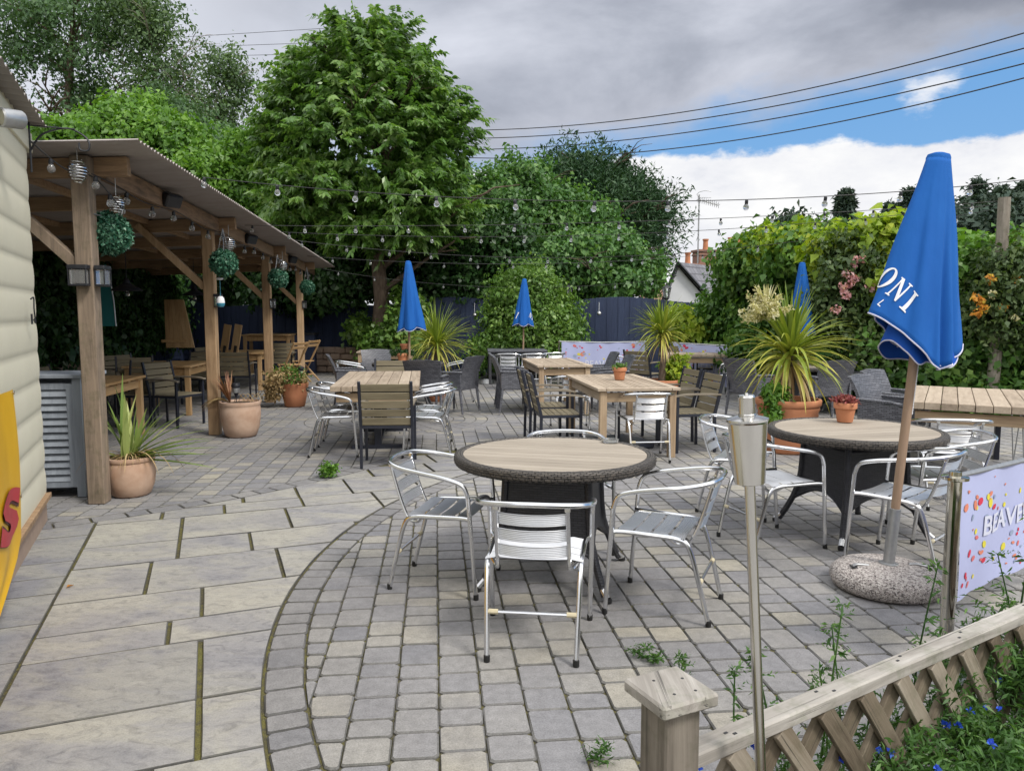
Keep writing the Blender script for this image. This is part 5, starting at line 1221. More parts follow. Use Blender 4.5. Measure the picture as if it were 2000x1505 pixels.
b = MB(); b.tube(crom([(0,0,.55),(-.12,-.02,.75),(-.30,-.05,.98)], 5), .014, 6); b.build('flower_stalk', M['l_strap'], t2)
b = MB(); g_ = random.Random(9)
for i in range(14):
    a = g_.uniform(0,6.28); strap(b, (-.30,-.05,1.02), (math.cos(a)*.35,math.sin(a)*.35,.9), .34, .03, .2, g_)
b.build('flower_bract', M['f_cream'], t2, smooth=False)
cordyline('cordyline', ('grassy yellow green cordyline behind the farthest round table', 'terracotta pot of the grassy cordyline beyond the farthest round table'), (-1.33,13.35), .98, .82, 230, .25, .42, 5, dry=10, w=.03, sagk=1.35)
def foliage_in(name, label, loc, blobs, m, nc, k, sig, L, W, seed, cat='plant', **kw):
    t = thing(name, label, cat, loc); crown('foliage', t, M[m], blobs, nc, k, sig, L, W, seed, zmin=-.3, **kw); return t
foliage_in('leafy_plant', 'yellow green leafy plant sharing the pot of the flowerless cordyline', (2.60,12.08,.44), [(0,0,.16,.15,.13,.15)], 'l_gold', 55, 22, .05, .08, .045, 71)
foliage_in('leafy_plant', 'small fresh green plant at the left rim of the flowering cordyline pot', (2.86,8.22,.56), [(0,0,.10,.12,.1,.10),(-.03,-.04,-.1,.07,.05,.16)], 'l_laurel', 60, 18, .03, .06, .03, 72)
# pots by the shelter
def bowl_pot(label, loc, prof, m, soil):
    p = thing('terracotta_pot', label, 'pot', (*loc,0)); b = MB(); b.lathe(prof, 44, cap=(True,False)); b.build('pot', M[m], p, ang=60)
    b = MB(); r, z = soil; b.lathe([(r,z),(r*.5,z+.02),(0,z+.03)], 24, cap=(False,False)); b.build('soil', M['soil'], p); return p
l1 = (-3.27,6.40)
bowl_pot('bulbous pale terracotta pot of the striped grassy plant beside the nearest shelter post', l1, [(.13,0),(.155,.02),(.185,.10),(.198,.20),(.193,.27),(.185,.295),(.192,.30),(.197,.315),(.195,.335),(.183,.338),(.176,.31)], 'terrapale', (.178,.31))
t = thing('phormium', 'striped grassy plant with stiff arching leaves beside the nearest shelter post', 'plant', (*l1,.31)); g = random.Random(12)
b = MB()
for dx, dz, L in ((.93,.42,.62),(.88,.28,.70),(.80,.62,.60),(.97,.22,.78),(.97,-.02,.66),(.9,.12,.62),(-.35,.93,.48),(-.28,.95,.56),(-.1,1,.55),(.05,1,.62),(.10,.99,.50),(.42,.9,.50),(.55,.83,.46),(-.5,.8,.42),(.3,.95,.42),(-.98,.06,.56),(-.2,.98,.40),(.2,.98,.38),(.66,.7,.52)):
    strap(b, (g.uniform(-.05,.05),g.uniform(-.06,.06),.0), (dx, g.uniform(-.28,.05), dz), L*1.2, .056*g.uniform(.8,1.1), .35 if dz > .3 else .12, g, 9, rnd=g.uniform(.2,.8))
    strap(b, (g.uniform(-.05,.05),g.uniform(-.06,.06),.0), (dx+g.uniform(-.2,.2), g.uniform(-.1,.4), dz+.2), L*.95, .044, .3, g, 8, rnd=g.uniform(.2,.9))
b.build('foliage', M['l_phorm'], t, smooth=False)
b = MB()
for i in range(110):
    a = g.uniform(0,6.28); strap(b, (g.uniform(-.06,.06),g.uniform(-.06,.06),0), (math.cos(a)*.9, math.sin(a)*.9, g.uniform(.3,1.1)), g.uniform(.14,.24), .008, 1.6, g, 6)
for dx, dy, L in ((.9,-.3,.55),(.8,-.5,.48),(1,-.1,.62),(-.55,-.6,.52),(.3,-.9,.36)): strap(b, (0,0,.03), (dx,dy,.45), L, .014, 1.5, g, 10)
b.build('dry_leaves', M['l_dry'], t, smooth=False)
l2 = (-3.43,9.50)
bowl_pot('bulbous weathered terracotta pot beside the second shelter post', l2, [(.16,0),(.19,.02),(.222,.12),(.243,.26),(.245,.36),(.238,.39),(.243,.40),(.25,.415),(.247,.445),(.232,.448),(.222,.41)], 'terrapale', (.225,.415))
t = thing('grass_plant', 'half dead bronze grass at the left of the weathered pot', 'plant', (l2[0]-.13,l2[1],.42)); b = MB()
for i in range(26):
    a = g.uniform(1.6,4.7); strap(b, (0,0,0), (math.cos(a)*g.uniform(.1,.7),math.sin(a)*.4,1), g.uniform(.28,.46), .022, .4, g)
b.build('foliage', M['l_bronze'], t, smooth=False); b = MB()
for i in range(26): a = g.uniform(2.2,4.6); strap(b, (0,0,0), (math.cos(a),math.sin(a)*.6,.5), g.uniform(.35,.5), .014, 1.7, g, 9)
for i in range(5): b.tube(crom([(.05+i*.05,0,0),(.1+i*.06,.02,.12),(.2+i*.05,.0,.02)],4), .004, 4)
b.build('dry_leaves', M['l_dry'], t, smooth=False)
l3 = (-3.62,12.55)
bowl_pot('terracotta pot with trailing yellowed plant beside the third shelter post', l3, [(.14,0),(.165,.02),(.20,.2),(.222,.34),(.228,.35),(.232,.40),(.22,.40),(.21,.37)], 'terra', (.212,.37))
foliage_in('trailing_plant', 'yellowed trailing plant spilling left over its terracotta pot', (l3[0]-.10,l3[1]-.04,.40), [(-.05,0,.05,.24,.2,.10),(-.18,-.08,-.16,.10,.12,.22)], 'l_dry', 120, 26, .05, .055, .03, 73)
foliage_in('trailing_plant', 'green leaves in the middle of the yellowed trailing plant', (l3[0]-.06,l3[1]-.05,.44), [(-.02,0,.04,.22,.18,.10)], 'l_bush', 50, 22, .05, .05, .03, 74)
def solar(label, loc, tilt):
    t = thing('solar_light', label, 'garden light', loc, 0, 'solar torch lights in pots'); t.rotation_euler = (0,tilt,0); b = MB()
    b.lathe([(.004,-.10),(.006,-.0)], 8); b.build('spike', M['black'], t); b = MB(); P = [(.010,0),(.030,.05),(.045,.10),(.050,.135)]
    b.lathe(P, 14, cap=(True,False), rf=lambda r, z, a, i: r*(1 if int(a*14/6.284+.5) % 2 else .93)); b.build('cage', M['blackmetal'], t)
    b = MB(); b.lathe([(.042,.06),(.046,.09),(.048,.12)], 14, cap=(False,False)); b.build('lens', M['galv'], t)
    b = MB(); b.lathe([(.056,.135),(.058,.150),(.050,.175),(.030,.185),(0,.187)], 18, cap=(True,False)); b.build('lid', M['black'], t)
solar('solar torch light standing in the weathered bulbous pot', (l2[0]-.03,l2[1]-.05,.50), 0)
solar('solar torch light leaning in the pot of the yellowed plant', (l3[0]+.08,l3[1]-.05,.50), .35)
def flowerpot(label, loc, r, h, group=None):
    p = thing('flower_pot', label, 'pot', loc, 0, group); b = MB(); b.lathe([(r*.66,0),(r*.68,.004),(r*.86,h*.68),(r*.94,h*.69),(r,h*.71),(r*1.02,h*.98),(r*.99,h),(r*.9,h),(r*.88,h*.9)], 32, cap=(True,False)); b.build('pot', M['terra'], p, ang=50)
    b = MB(); b.lathe([(r*.89,h*.9),(0,h*.93)], 20, cap=(False,False)); b.build('soil', M['soil'], p); return p
x, y = at(1650,823,.745); flowerpot('small terracotta pot of red succulents on the round table beside the big parasol', (x,y,.745), .082, .145, 'small pots on tables')
foliage_in('succulent', 'dark red succulents in the small pot on the round table', (x,y,.885), [(0,0,.012,.062,.062,.016)], 'f_succ', 60, 16, .010, .03, .016, 75, bias=.3, droop=-.4, out=.5)
x, y = at(1210,741,.76); flowerpot('small terracotta pot on the pale garden table', (x,y,.76), .085, .15, 'small pots on tables')
foliage_in('succulent', 'low green plant barely showing in the pot on the pale garden table', (x,y,.905), [(0,0,.01,.06,.06,.012)], 'l_bush', 30, 12, .012, .028, .018, 76)
x, y = at(787,707,.745); flowerpot('terracotta pot with trailing greenery at the parasol pole on the farthest round table', (x,y,.745), .10, .15, 'small pots on tables')
foliage_in('trailing_plant', 'dark trailing greenery between the two stacked pots', (x,y,.90), [(0,0,.0,.16,.10,.03)], 'l_ivy', 60, 16, .02, .04, .025, 77)
flowerpot('upper terracotta pot stacked on the pot at the parasol pole', (x+.03,y,.93), .075, .12, 'small pots on tables')
# ---------------------------------------------------------------- foreground bed
TA = Vector((*at(1352,1458,.66),0)); TB = Vector((*at(2000,1186,.66),0)); TD = (TB-TA).normalized(); TN = Vector((TD.y,-TD.x,0))   # TN towards the camera side
b = MB(); c = [TA-TD*.25-TN*.0, TA-TD*.25+TN*1.1, TA+TD*3+TN*1.6, TA+TD*3-TN*.0]
G = []
for i in range(20):
    row = []
    for k in range(12):
        p = (c[0].lerp(c[3], i/19)).lerp(c[1].lerp(c[2], i/19), k/11); row.append((p.x, p.y, .09+.03*math.sin(i*1.3+k)+.03*math.sin(k*2.1)-.2*(k == 0)))
    G.append(row)
b.grid(G, rnd=.5); tag(b.build('flower_bed', M['soil']), kind='structure')
def mound(name, label, s, o, z, r, h, m, nc, k, L, W, seed, fl=None, nf=0, cat='plant', **kw):
    p = TA+TD*s+TN*o; t = thing(name, label, cat, (p.x,p.y,z)); crown('foliage', t, M[m], [(0,0,h*.45,r,r*.8,h*.6)], nc, k, (.020,.020,.022), L, W, seed, zmin=-.1, up=.5, spr=.13, amp=.4, **kw)
    for i in range(nf):
        a = rng.uniform(0,6.28); q = rng.uniform(.2,1.0); c_ = np.array((r*q*math.cos(a), r*.8*q*math.sin(a)-.02, h*(1.28-.45*q))); d = unit(np.array([[math.cos(k_*1.2566),math.sin(k_*1.2566),.5] for k_ in range(6)]))
        quads('flower', leafquads(np.tile(c_,(6,1)), np.tile((0,-.6,.8),(6,1)), .017, .014, .9, 0, .8), rng.random(6), M[fl], t)
    return t
mound('blue_flowered_mound', 'low green mound with tiny blue flowers at the trellis post', .18, .03, .08, .22, .24, 'l_bed', 190, 30, .026, .0065, 81, 'f_blue', 6)
mound('blue_flowered_mound', 'green mound with blue flowers behind the middle of the trellis', .55, .06, .08, .28, .30, 'l_bed', 260, 30, .026, .0065, 82, 'f_blue', 8)
mound('blue_flowered_mound', 'tall green mound at the bottom right corner with a few blue flowers', 1.0, .13, .12, .30, .32, 'l_bed', 320, 30, .028, .007, 83, 'f_blue', 7)
mound('blue_flowered_mound', 'green mound rising against the right end of the trellis', 1.42, .06, .20, .28, .40, 'l_bed', 320, 30, .028, .007, 84, 'f_blue', 4)
MND = [o for o in bpy.data.objects if o.name.startswith('blue_flowered_mound')]
for px, py, k_ in ((1713,1463,1),(1740,1467,1),(1797,1373,2),(1870,1415,2),(1470,1457,0),(1362,1498,0),(1828,1498,2),(1950,1330,3),(1640,1480,1)):
    x_, y_ = at(px, py, .47); c_ = np.array((x_,y_,.47))-np.array(MND[k_].location)
    quads('flower', leafquads(np.tile(c_,(7,1)), np.tile((0,-.6,.8),(7,1)), .014, .011, .9, 0, .8), rng.random(7), M['f_blue'], MND[k_])
mound('feathery_plant', 'darker feathery plant spilling over the bottom right corner', 1.02, .38, .08, .32, .32, 'l_shrub', 280, 30, .036, .008, 85)
mound('variegated_plant', 'plant with silvery variegated leaves in front of the trellis', .80, .14, .36, .10, .12, 'l_vari', 14, 3, .075, .045, 86, up_=0) if False else None
t = thing('dead_twigs', 'tangle of dry brown twigs among the green mounds at the bottom right', 'twigs', tuple(TA+TD*1.15+TN*.22+Vector((0,0,.22)))); b = MB(); g_ = random.Random(4)
for i in range(60):
    a = g_.uniform(0,6.28); p0 = Vector((g_.uniform(-.2,.2),g_.uniform(-.14,.14),g_.uniform(0,.05))); l = g_.uniform(.08,.2); p1 = p0+Vector((math.cos(a)*l*.5,math.sin(a)*l*.5,g_.uniform(.02,.12))); b.tube([p0, p1, p1+Vector((math.cos(a+.8)*l*.5,math.sin(a+.8)*l*.5,g_.uniform(-.05,.06)))], [.0028,.002,.001], 4)
b.build('twigs', M['bark'], t)
t = thing('variegated_plant', 'plant with silvery veined leaves in front of the middle of the trellis', 'plant', tuple(TA+TD*.88+TN*.06+Vector((0,0,.30))))
P = rng.normal(size=(22,3))*np.array((.08,.05,.04))+np.array((0,0,.05)); quads('foliage', leafquads(P, np.tile((.1,-.7,.6),(22,1)), .045, .026, 1.2, .5), rng.random(22), M['l_vari'], t)
b = MB()
for p in P: b.tube([(0,0,-.1),(p[0]*.7,p[1]*.7,p[2]*.6),tuple(p)], .0022, 4)
b.build('stem', M['l_bed'], t)
def weed(label, x, y, z0, h, seed, n=1, m='l_bed', lean=.09, group='tall weeds behind the trellis'):
    lean = min(lean, h*.16)
    t = thing('tall_weed', label, 'weed', (x,y,z0), 0, group); g = random.Random(seed); b = MB(); Q = []; C_ = []
    for j in range(n):
        dx, dy = g.uniform(-.06,.06)*j, g.uniform(-.05,.05)*j; hh = h*(1 if j == 0 else g.uniform(.55,.9)); top = Vector((dx+g.uniform(-lean,lean), dy+g.uniform(-lean,lean), hh))
        P = crom([(dx*.5,dy*.5,0), Vector((dx,dy,0)).lerp(top,.5)+Vector((g.uniform(-.05,.05),g.uniform(-.03,.03),0)), top], 6); b.tube(P, [.0045*(1-.6*i/len(P)) for i in range(len(P))], 6)
        for i in range(1, len(P)):
            for s in range(2):
                a = g.uniform(0,6.28); d = np.array((math.cos(a),math.sin(a),.35)); L = .085*(1-.5*i/len(P))
                for k in range(7):
                    C_.append((np.array(P[i])+d*L*k/7, d+np.array((math.sin(a),-math.cos(a),0))*(.8 if k % 2 else -.8), .032*(1-k/9)))
        for k in range(16):
            a = g.uniform(0,6.28); C_.append((np.array(top)+np.array((math.cos(a),math.sin(a),g.uniform(-1,.4)))*.014, np.array((math.cos(a),math.sin(a),.6)), .018))
    b.build('stem', M[m], t)
    for c_, d, L in C_:
        q = leafquads(np.array([c_]), np.array([d]), L, L*.3, .3, 0, 1.2); Q.append(q)
    Q = np.concatenate(Q); quads('foliage', Q, rng.random(len(Q)), M[m], t)
p = at(1595,1340,.45); weed('tallest of the weeds right of the torch pole, behind the rail', p[0], p[1], 0.02, .70, 1, 2)
p = at(1507,1345,.45); weed('weed just right of the torch pole, behind the rail', p[0], p[1], .02, .58, 2, 2)
p = at(1640,1330,.45); weed('bushy weed behind the rail between torch and stone parasol base', p[0], p[1], .02, .60, 3, 3)
p = at(1815,1290,.5); weed('slender weed rising in front of the stone parasol base', p[0]-.02, p[1]-.02, .10, .72, 4, 1)
p = at(1322,1330,0); weed('little weed in the paving joints behind the trellis post cap', p[0], p[1], 0, .10, 5, 1)
p = at(1265,1284,0); weed('tiny weed in the paving left of the trellis post cap', p[0], p[1], 0, .05, 6, 2)
p = at(1960,1190,.6); weed('leafy weed at the right edge above the trellis rail', p[0], p[1], .2, .75, 7, 2)
p = at(1188,1490,0); weed('thin weed at the foot of the trellis post', p[0], p[1], 0, .06, 8, 1)
x, y = at(642,932); foliage_in('fern_tuft', 'bright green tuft growing between the flagstones', (x,y,0), [(0,0,.05,.06,.05,.05)], 'l_laurel', 40, 14, .02, .035, .02, 78, cat='weed')
x, y = at(130,1150); t = thing('fallen_leaf', 'single dry orange leaf lying on the flagstones near the shed', 'leaf', (x,y,.012)); quads('leaf', leafquads(np.zeros((1,3)), np.tile((.2,.1,1.),(1,1)), .085, .05, 1.5, -.05, .0), [.2], M['f_orange'], t)
# ---------------------------------------------------------------- parasols
def cyc(tab):          # periodic smooth interpolation of (degree, value) control points
    ks = sorted(tab); n = len(ks)
    def f(a):
        d = math.degrees(a) % 360
        for i in range(n):
            k0 = ks[i]; k1 = ks[(i+1) % n]; span = (k1-k0) % 360; q = (d-k0) % 360
            if q < span:
                t = q/span; p0, p1, p2, p3 = tab[ks[i-1]], tab[k0], tab[k1], tab[ks[(i+2) % n]]
                return .5*(2*p1+(p2-p0)*t+(2*p0-5*p1+4*p2-p3)*t*t+(3*p1-p0-3*p2+p3)*t**3)
        return tab[ks[0]]
    return f
def parasol(label, loc, ztop, A, HZ, fold, lean=(0,0), r0=.05, inner=None, nf=None, base=None, pole_r=.019):
    t = thing('parasol', label, 'parasol', loc, 0, 'closed blue parasols'); t.rotation_euler = (lean[0],lean[1],0)
    b = MB(); b.tube([(0,0,.40 if base else .02),(0,0,1.2),(0,0,ztop-.03)], pole_r, 14, rnd=.5); b.build('pole', M['poleb'], t)
    n = 144
    def surf(a, q, off=0):
        r = r0+(A(a)-r0)*q**.92+fold(a)*q**.7*(.25+.75*q); r = max(r, .028)+off; r += (.0065*math.sin(5*a+8*q+loc[0]*3)+.004*math.sin(13*a-5*q))*q; z = ztop+(HZ(a)-ztop)*q
        return (r*math.cos(a), r*math.sin(a), z)
    b = MB(); rows = [[surf(2*math.pi*k/n, q) for k in range(n)] for q in np.linspace(0,1,30)]; b.grid(rows[::-1], wrap=True, rnd=.5)
    c_ = b.build('canopy', M['blue'], t, ang=75)
    sm = c_.data; so_ = c_.modifiers.new('thickness', 'SOLIDIFY'); so_.thickness = .003; so_.offset = -1
    b = MB(); b.tube([surf(2*math.pi*k/n, 1.0) for k in range(n)], .0045, 5, closed=True, rnd=.5); b.build('piping', M['piping'], t)
    b = MB(); b.lathe([(r0*1.04,ztop-.035),(r0*1.06,ztop-.005),(r0*.95,ztop+.012),(r0*.5,ztop+.022),(0,ztop+.024)], 20, cap=(False,False)); b.build('top_cap', M['blue'], t)
    if inner:
        b = MB(); f2 = lambda a, q: ((.03+(inner[0](a)-.03)*q)*math.cos(a), (.03+(inner[0](a)-.03)*q)*math.sin(a), ztop-.5+(inner[1](a)-ztop+.5)*q)
        b.grid([[f2(2*math.pi*k/n, q) for k in range(n)] for q in np.linspace(.2,1,10)][::-1], wrap=True, rnd=.5); i_ = b.build('inner_flap', M['blue2'], t, ang=75)
        b = MB(); b.tube([f2(2*math.pi*k/n, 1.) for k in range(n)], .004, 5, closed=True, rnd=.5); b.build('piping', M['piping'], t)
    return t, surf
px_, py_ = 2.13, 4.19
A1 = cyc({0:.245,20:.23,45:.17,90:.17,130:.13,160:.17,183:.29,198:.325,215:.285,235:.25,255:.222,275:.20,300:.20,325:.21,345:.235})
Z1 = cyc({0:1.41,20:1.40,45:1.30,90:1.36,130:1.38,160:1.47,183:1.53,198:1.535,215:1.487,235:1.415,255:1.345,275:1.275,290:1.265,300:1.29,325:1.335,345:1.385})
gs = lambda a, c, w: math.exp(-(((math.degrees(a)-c+180) % 360-180)/w)**2)
F1 = lambda a: -.045*gs(a,288,8)+.012*gs(a,276,7)-.028*gs(a,318,8)+.008*gs(a,303,6)-.03*gs(a,25,12)-.04*gs(a,70,14)-.04*gs(a,120,14)-.022*gs(a,180,8)+.010*gs(a,246,10)-.010*gs(a,228,6)+.0035*math.sin(9*a+1)+.0025*math.sin(17*a)
I1 = (cyc({0:.20,45:.15,90:.14,135:.15,180:.20,215:.225,240:.20,270:.14,310:.19,340:.21}), cyc({0:1.345,45:1.30,90:1.3,135:1.3,180:1.37,210:1.40,232:1.345,250:1.285,270:1.30,310:1.28,340:1.34}))
t, S1 = parasol('big blue parasol closed, with white letters, standing in a round stone base at the right', (px_,py_,0), 2.40, A1, Z1, F1, (0,.072), .058, I1, base=True, pole_r=.024)
PAR = t
glyphs = {   # serif capitals as outlines in a unit box
 'N': [[(0,0),(.30,0),(.30,.05),(.20,.07),(.20,.80),(.72,0),(.84,0),(.84,.93),(.96,.95),(.96,1),(.62,1),(.62,.95),(.74,.93),(.74,.30),(.28,1),(0,1),(0,.95),(.10,.93),(.10,.07),(0,.05)]],
 'I': [[(0,0),(.9,0),(.9,.05),(.66,.08),(.66,.92),(.9,.95),(.9,1),(0,1),(0,.95),(.24,.92),(.24,.08),(0,.05)]],
 'L': [[(0,0),(.62,0),(.62,.14),(.16,.14),(.16,1),(0,1)]]}
import bmesh
def letters(parent, surf, seq, a0, q0, hz, off=.006):
    for ch, a_l, w, dq, sc_ in seq:
        if ch == 'O':
            nn = 36; V = []; bm = bmesh.new()
            ou = [(.5+.5*math.cos(2*math.pi*k/nn), .5+.52*math.sin(2*math.pi*k/nn)) for k in range(nn)]; inn = [(.5+.27*math.cos(2*math.pi*k/nn), .5+.45*math.sin(2*math.pi*k/nn)) for k in range(nn)]
            vo = [bm.verts.new((*p,0)) for p in ou]; vi = [bm.verts.new((*p,0)) for p in inn]
            for k in range(nn): bm.faces.new((vo[k], vo[(k+1) % nn], vi[(k+1) % nn], vi[k]))
        else:
            bm = bmesh.new(); bm.faces.new([bm.verts.new((*p,0)) for p in glyphs[ch][0]]); bm.normal_update(); bmesh.ops.triangulate(bm, faces=bm.faces, ngon_method='EAR_CLIP')
        for _ in range(3): bmesh.ops.subdivide_edges(bm, edges=[e for e in bm.edges if e.calc_length() > .12], cuts=1); bmesh.ops.triangulate(bm, faces=bm.faces)
        for v in bm.verts:
            u_, v_ = v.co.x, v.co.y; v.co = surf(R(a_l+u_*w+(v_-.5)*12*sc_), q0+dq-v_*hz*sc_+(u_-.5)*.012, off)
        me = bpy.data.meshes.new('lettering'); bm.to_mesh(me); bm.free(); me.materials.append(M['white']); o = bpy.data.objects.new('lettering', me); link(o, parent); kid(o, parent)
letters(PAR, S1, [('O',193,15,-.05,1),('N',210,14,-.022,1),('I',226,7,.004,1),('L',203,4.5,.055,.30)], 0, .885, .135)
b = MB(); G = [(0,0,.42+i*.0) for i in range(2)]; b.tube([(.022,-.012,1.0+.008*i) for i in range(40)], [.004 if i % 2 else .0025 for i in range(40)], 5); b.build('cord', M['white'], PAR)
t = thing('umbrella_stand', 'round speckled pebble stone base of the big parasol with steel sleeve', 'parasol base', (px_,py_,0)); b = MB()
prof = [(.24,0),(.285,.015),(.30,.05),(.295,.085),(.265,.115),(.20,.135),(.12,.14),(.05,.142)]
b.lathe(prof, 64, rf=lambda r, z, a, i: r*(1+.004*math.sin(a*17)), cap=(True,True)); b.build('stone', M['stonebase'], t, ang=60)
Ty = Matrix.Translation((px_*0,0,0)) @ Matrix.Rotation(.072, 4, 'Y')
b = MB(); b.M = Ty; b.lathe([(.031,.12),(.031,.46),(.0255,.462)], 24); b.lathe([(.052,.138),(.052,.146),(.034,.15)], 24); b.build('sleeve', M['galv'], t)
for sx, a in ((-.165,.2),(.165,-.35)):
    b = MB(); Q2 = Matrix.Translation((sx,-.03,.132)) @ Matrix.Rotation(a, 4, 'Z'); b.M = Q2
    b.add([(-.06,-.02,.004),(.07,-.03,.0),(.05,.035,.004),(-.05,.03,.006)], [(0,1,2,3)]); b.build('handle_recess', M['rubber'], t)
    b = MB(); b.M = Q2; b.tube(crom([(-.05,.0,.008),(-.01,.012,.012),(.05,-.005,.008)], 4), .008, 6); b.build('handle', M['galv'], t)
def regular(R0, n, ph, L, ztop, skew=0, tw=.0):
    A = lambda a: R0*(1+skew*math.cos(a)); 
    fold = lambda a: R0*.20*(abs(math.cos((a*n/2)+ph))**.8*2-1.1)
    HZ = lambda a: ztop-L-.055*abs(math.cos((a*n/2)+ph))**1.5+.05*skew*math.cos(a)*6*R0
    return A, HZ, fold
for px, D, yt, yb, R0, n, ph, sk, lean, lb in ((799,12.4,512,640,.20,5,.35,.22,(0,.0),'brightest blue parasol, closed, rising through the farthest round table'), (1021,16.6,546,632,.205,5,.9,-.05,(0,.015),'closed blue parasol in front of the yellow green bush'), (1562,11.75,515,648,.19,5,.2,.1,(0,0),'closed blue parasol half hidden behind the flowering plant')):
    x, y, z = zat(px, yb, D); zt = zat(px, yt, D)[2]; A, HZ, fo = regular(R0, n, ph, zt-zat(px,yb,D)[2], zt, sk)
    t, sf = parasol(lb, (zat(px,yb,D)[0]-.0,y,0), zt, A, HZ, fo, lean, .045)
    if D > 16: letters(t, sf, [('I',217,10,0,1),('N',315,14,-.02,1),('I',332,8,.0,1)], 0, .86, .12, .008)
    b_ = thing('umbrella_stand', {12.4:'dark parasol base under the farthest round table',16.6:'dark parasol base under the dark rattan table',11.75:'dark parasol base under the round table behind the flowering plant'}[D], 'parasol base', (zat(px,yb,D)[0],y,0)); b = MB(); b.lathe([(.22,0),(.235,.02),(.22,.06),(.05,.09),(.032,.095),(.03,.35)], 28, rnd=.5); b.build('base', M['black'], b_)
x, y = at(1205,858); t = thing('umbrella_stand', 'dark slab parasol base without a parasol under the pale garden table with the pot', 'parasol base', (1.23,8.75,0)); b = MB(); b.box((0,0,.045), (.62,.62,.09), R(30), .02); b.build('slab', M['blackmetal'], t); b = MB(); b.lathe([(.04,.09),(.032,.10),(.03,.42)], 14); b.build('sleeve', M['blackmetal'], t)
x, y = at(917,733); t = thing('umbrella_stand', 'round dark parasol base with a bare grey stub in front of the bush', 'parasol base', (x,y,0)); b = MB(); b.lathe([(.38,0),(.39,.03),(.37,.07),(.06,.09)], 28); b.build('base', M['black'], t); b = MB(); b.lathe([(.05,.08),(.05,.42),(.045,.43)], 14); b.build('stub', M['galv'], t)
x, y = at(950,749); t = thing('dog_bowl', 'small dark round bowl on the paving before the dark rattan table', 'bowl', (x,y,0)); b = MB(); b.lathe([(.15,0),(.17,.01),(.15,.09),(.14,.09),(.12,.03),(0,.025)], 24, cap=(True,False)); b.build('bowl', M['galv'], t)
# ---------------------------------------------------------------- torch, barriers, trellis
x, y, z = zat(1462,880,1.46); t = thing('garden_torch', 'tall stainless steel garden torch in the foreground', 'torch', (zat(1478,1300,1.46)[0],1.46,0)); dz = lambda py: zat(1470,py,1.46)[2]
tx = zat(1462,880,1.46)[0]-zat(1478,1300,1.46)[0]; lean_ = math.atan2(tx, dz(880)-dz(1300)); t.rotation_euler = (0,lean_,0); t.location.x -= lean_*dz(1300); zz = lambda py: dz(py)
b = MB(); b.tube([(0,0,.1),(0,0,.62)], .0112, 16); b.tube([(0,0,.62),(0,0,zz(935))], .0105, 16); b.lathe([(.0115,.615),(.0118,.62),(.0118,.63),(.0105,.632)], 16); b.build('pole', M['steel'], t)
b = MB(); b.lathe([(.028,zz(940)),(.0292,zz(939)),(.0375,zz(822)),(.0405,zz(818)),(.0400,zz(814)),(.034,zz(812)),(.018,zz(808))], 40); b.build('cup', M['steel'], t, ang=25)
b = MB(); b.lathe([(.0165,zz(812)),(.0168,zz(806)),(.0158,zz(804)),(.0158,zz(774)),(.0163,zz(772)),(.0145,zz(768)),(.004,zz(768)),(.003,zz(764))], 28); b.build('snuffer_cap', M['steel'], t, ang=25)
b = MB(); b.tube([(.016*math.cos(a),.016*math.sin(a),zz(812)+.002*math.sin(a*6)) for a in np.linspace(0,6.1,30)], .0016, 5); b.build('chain', M['galv'], t)
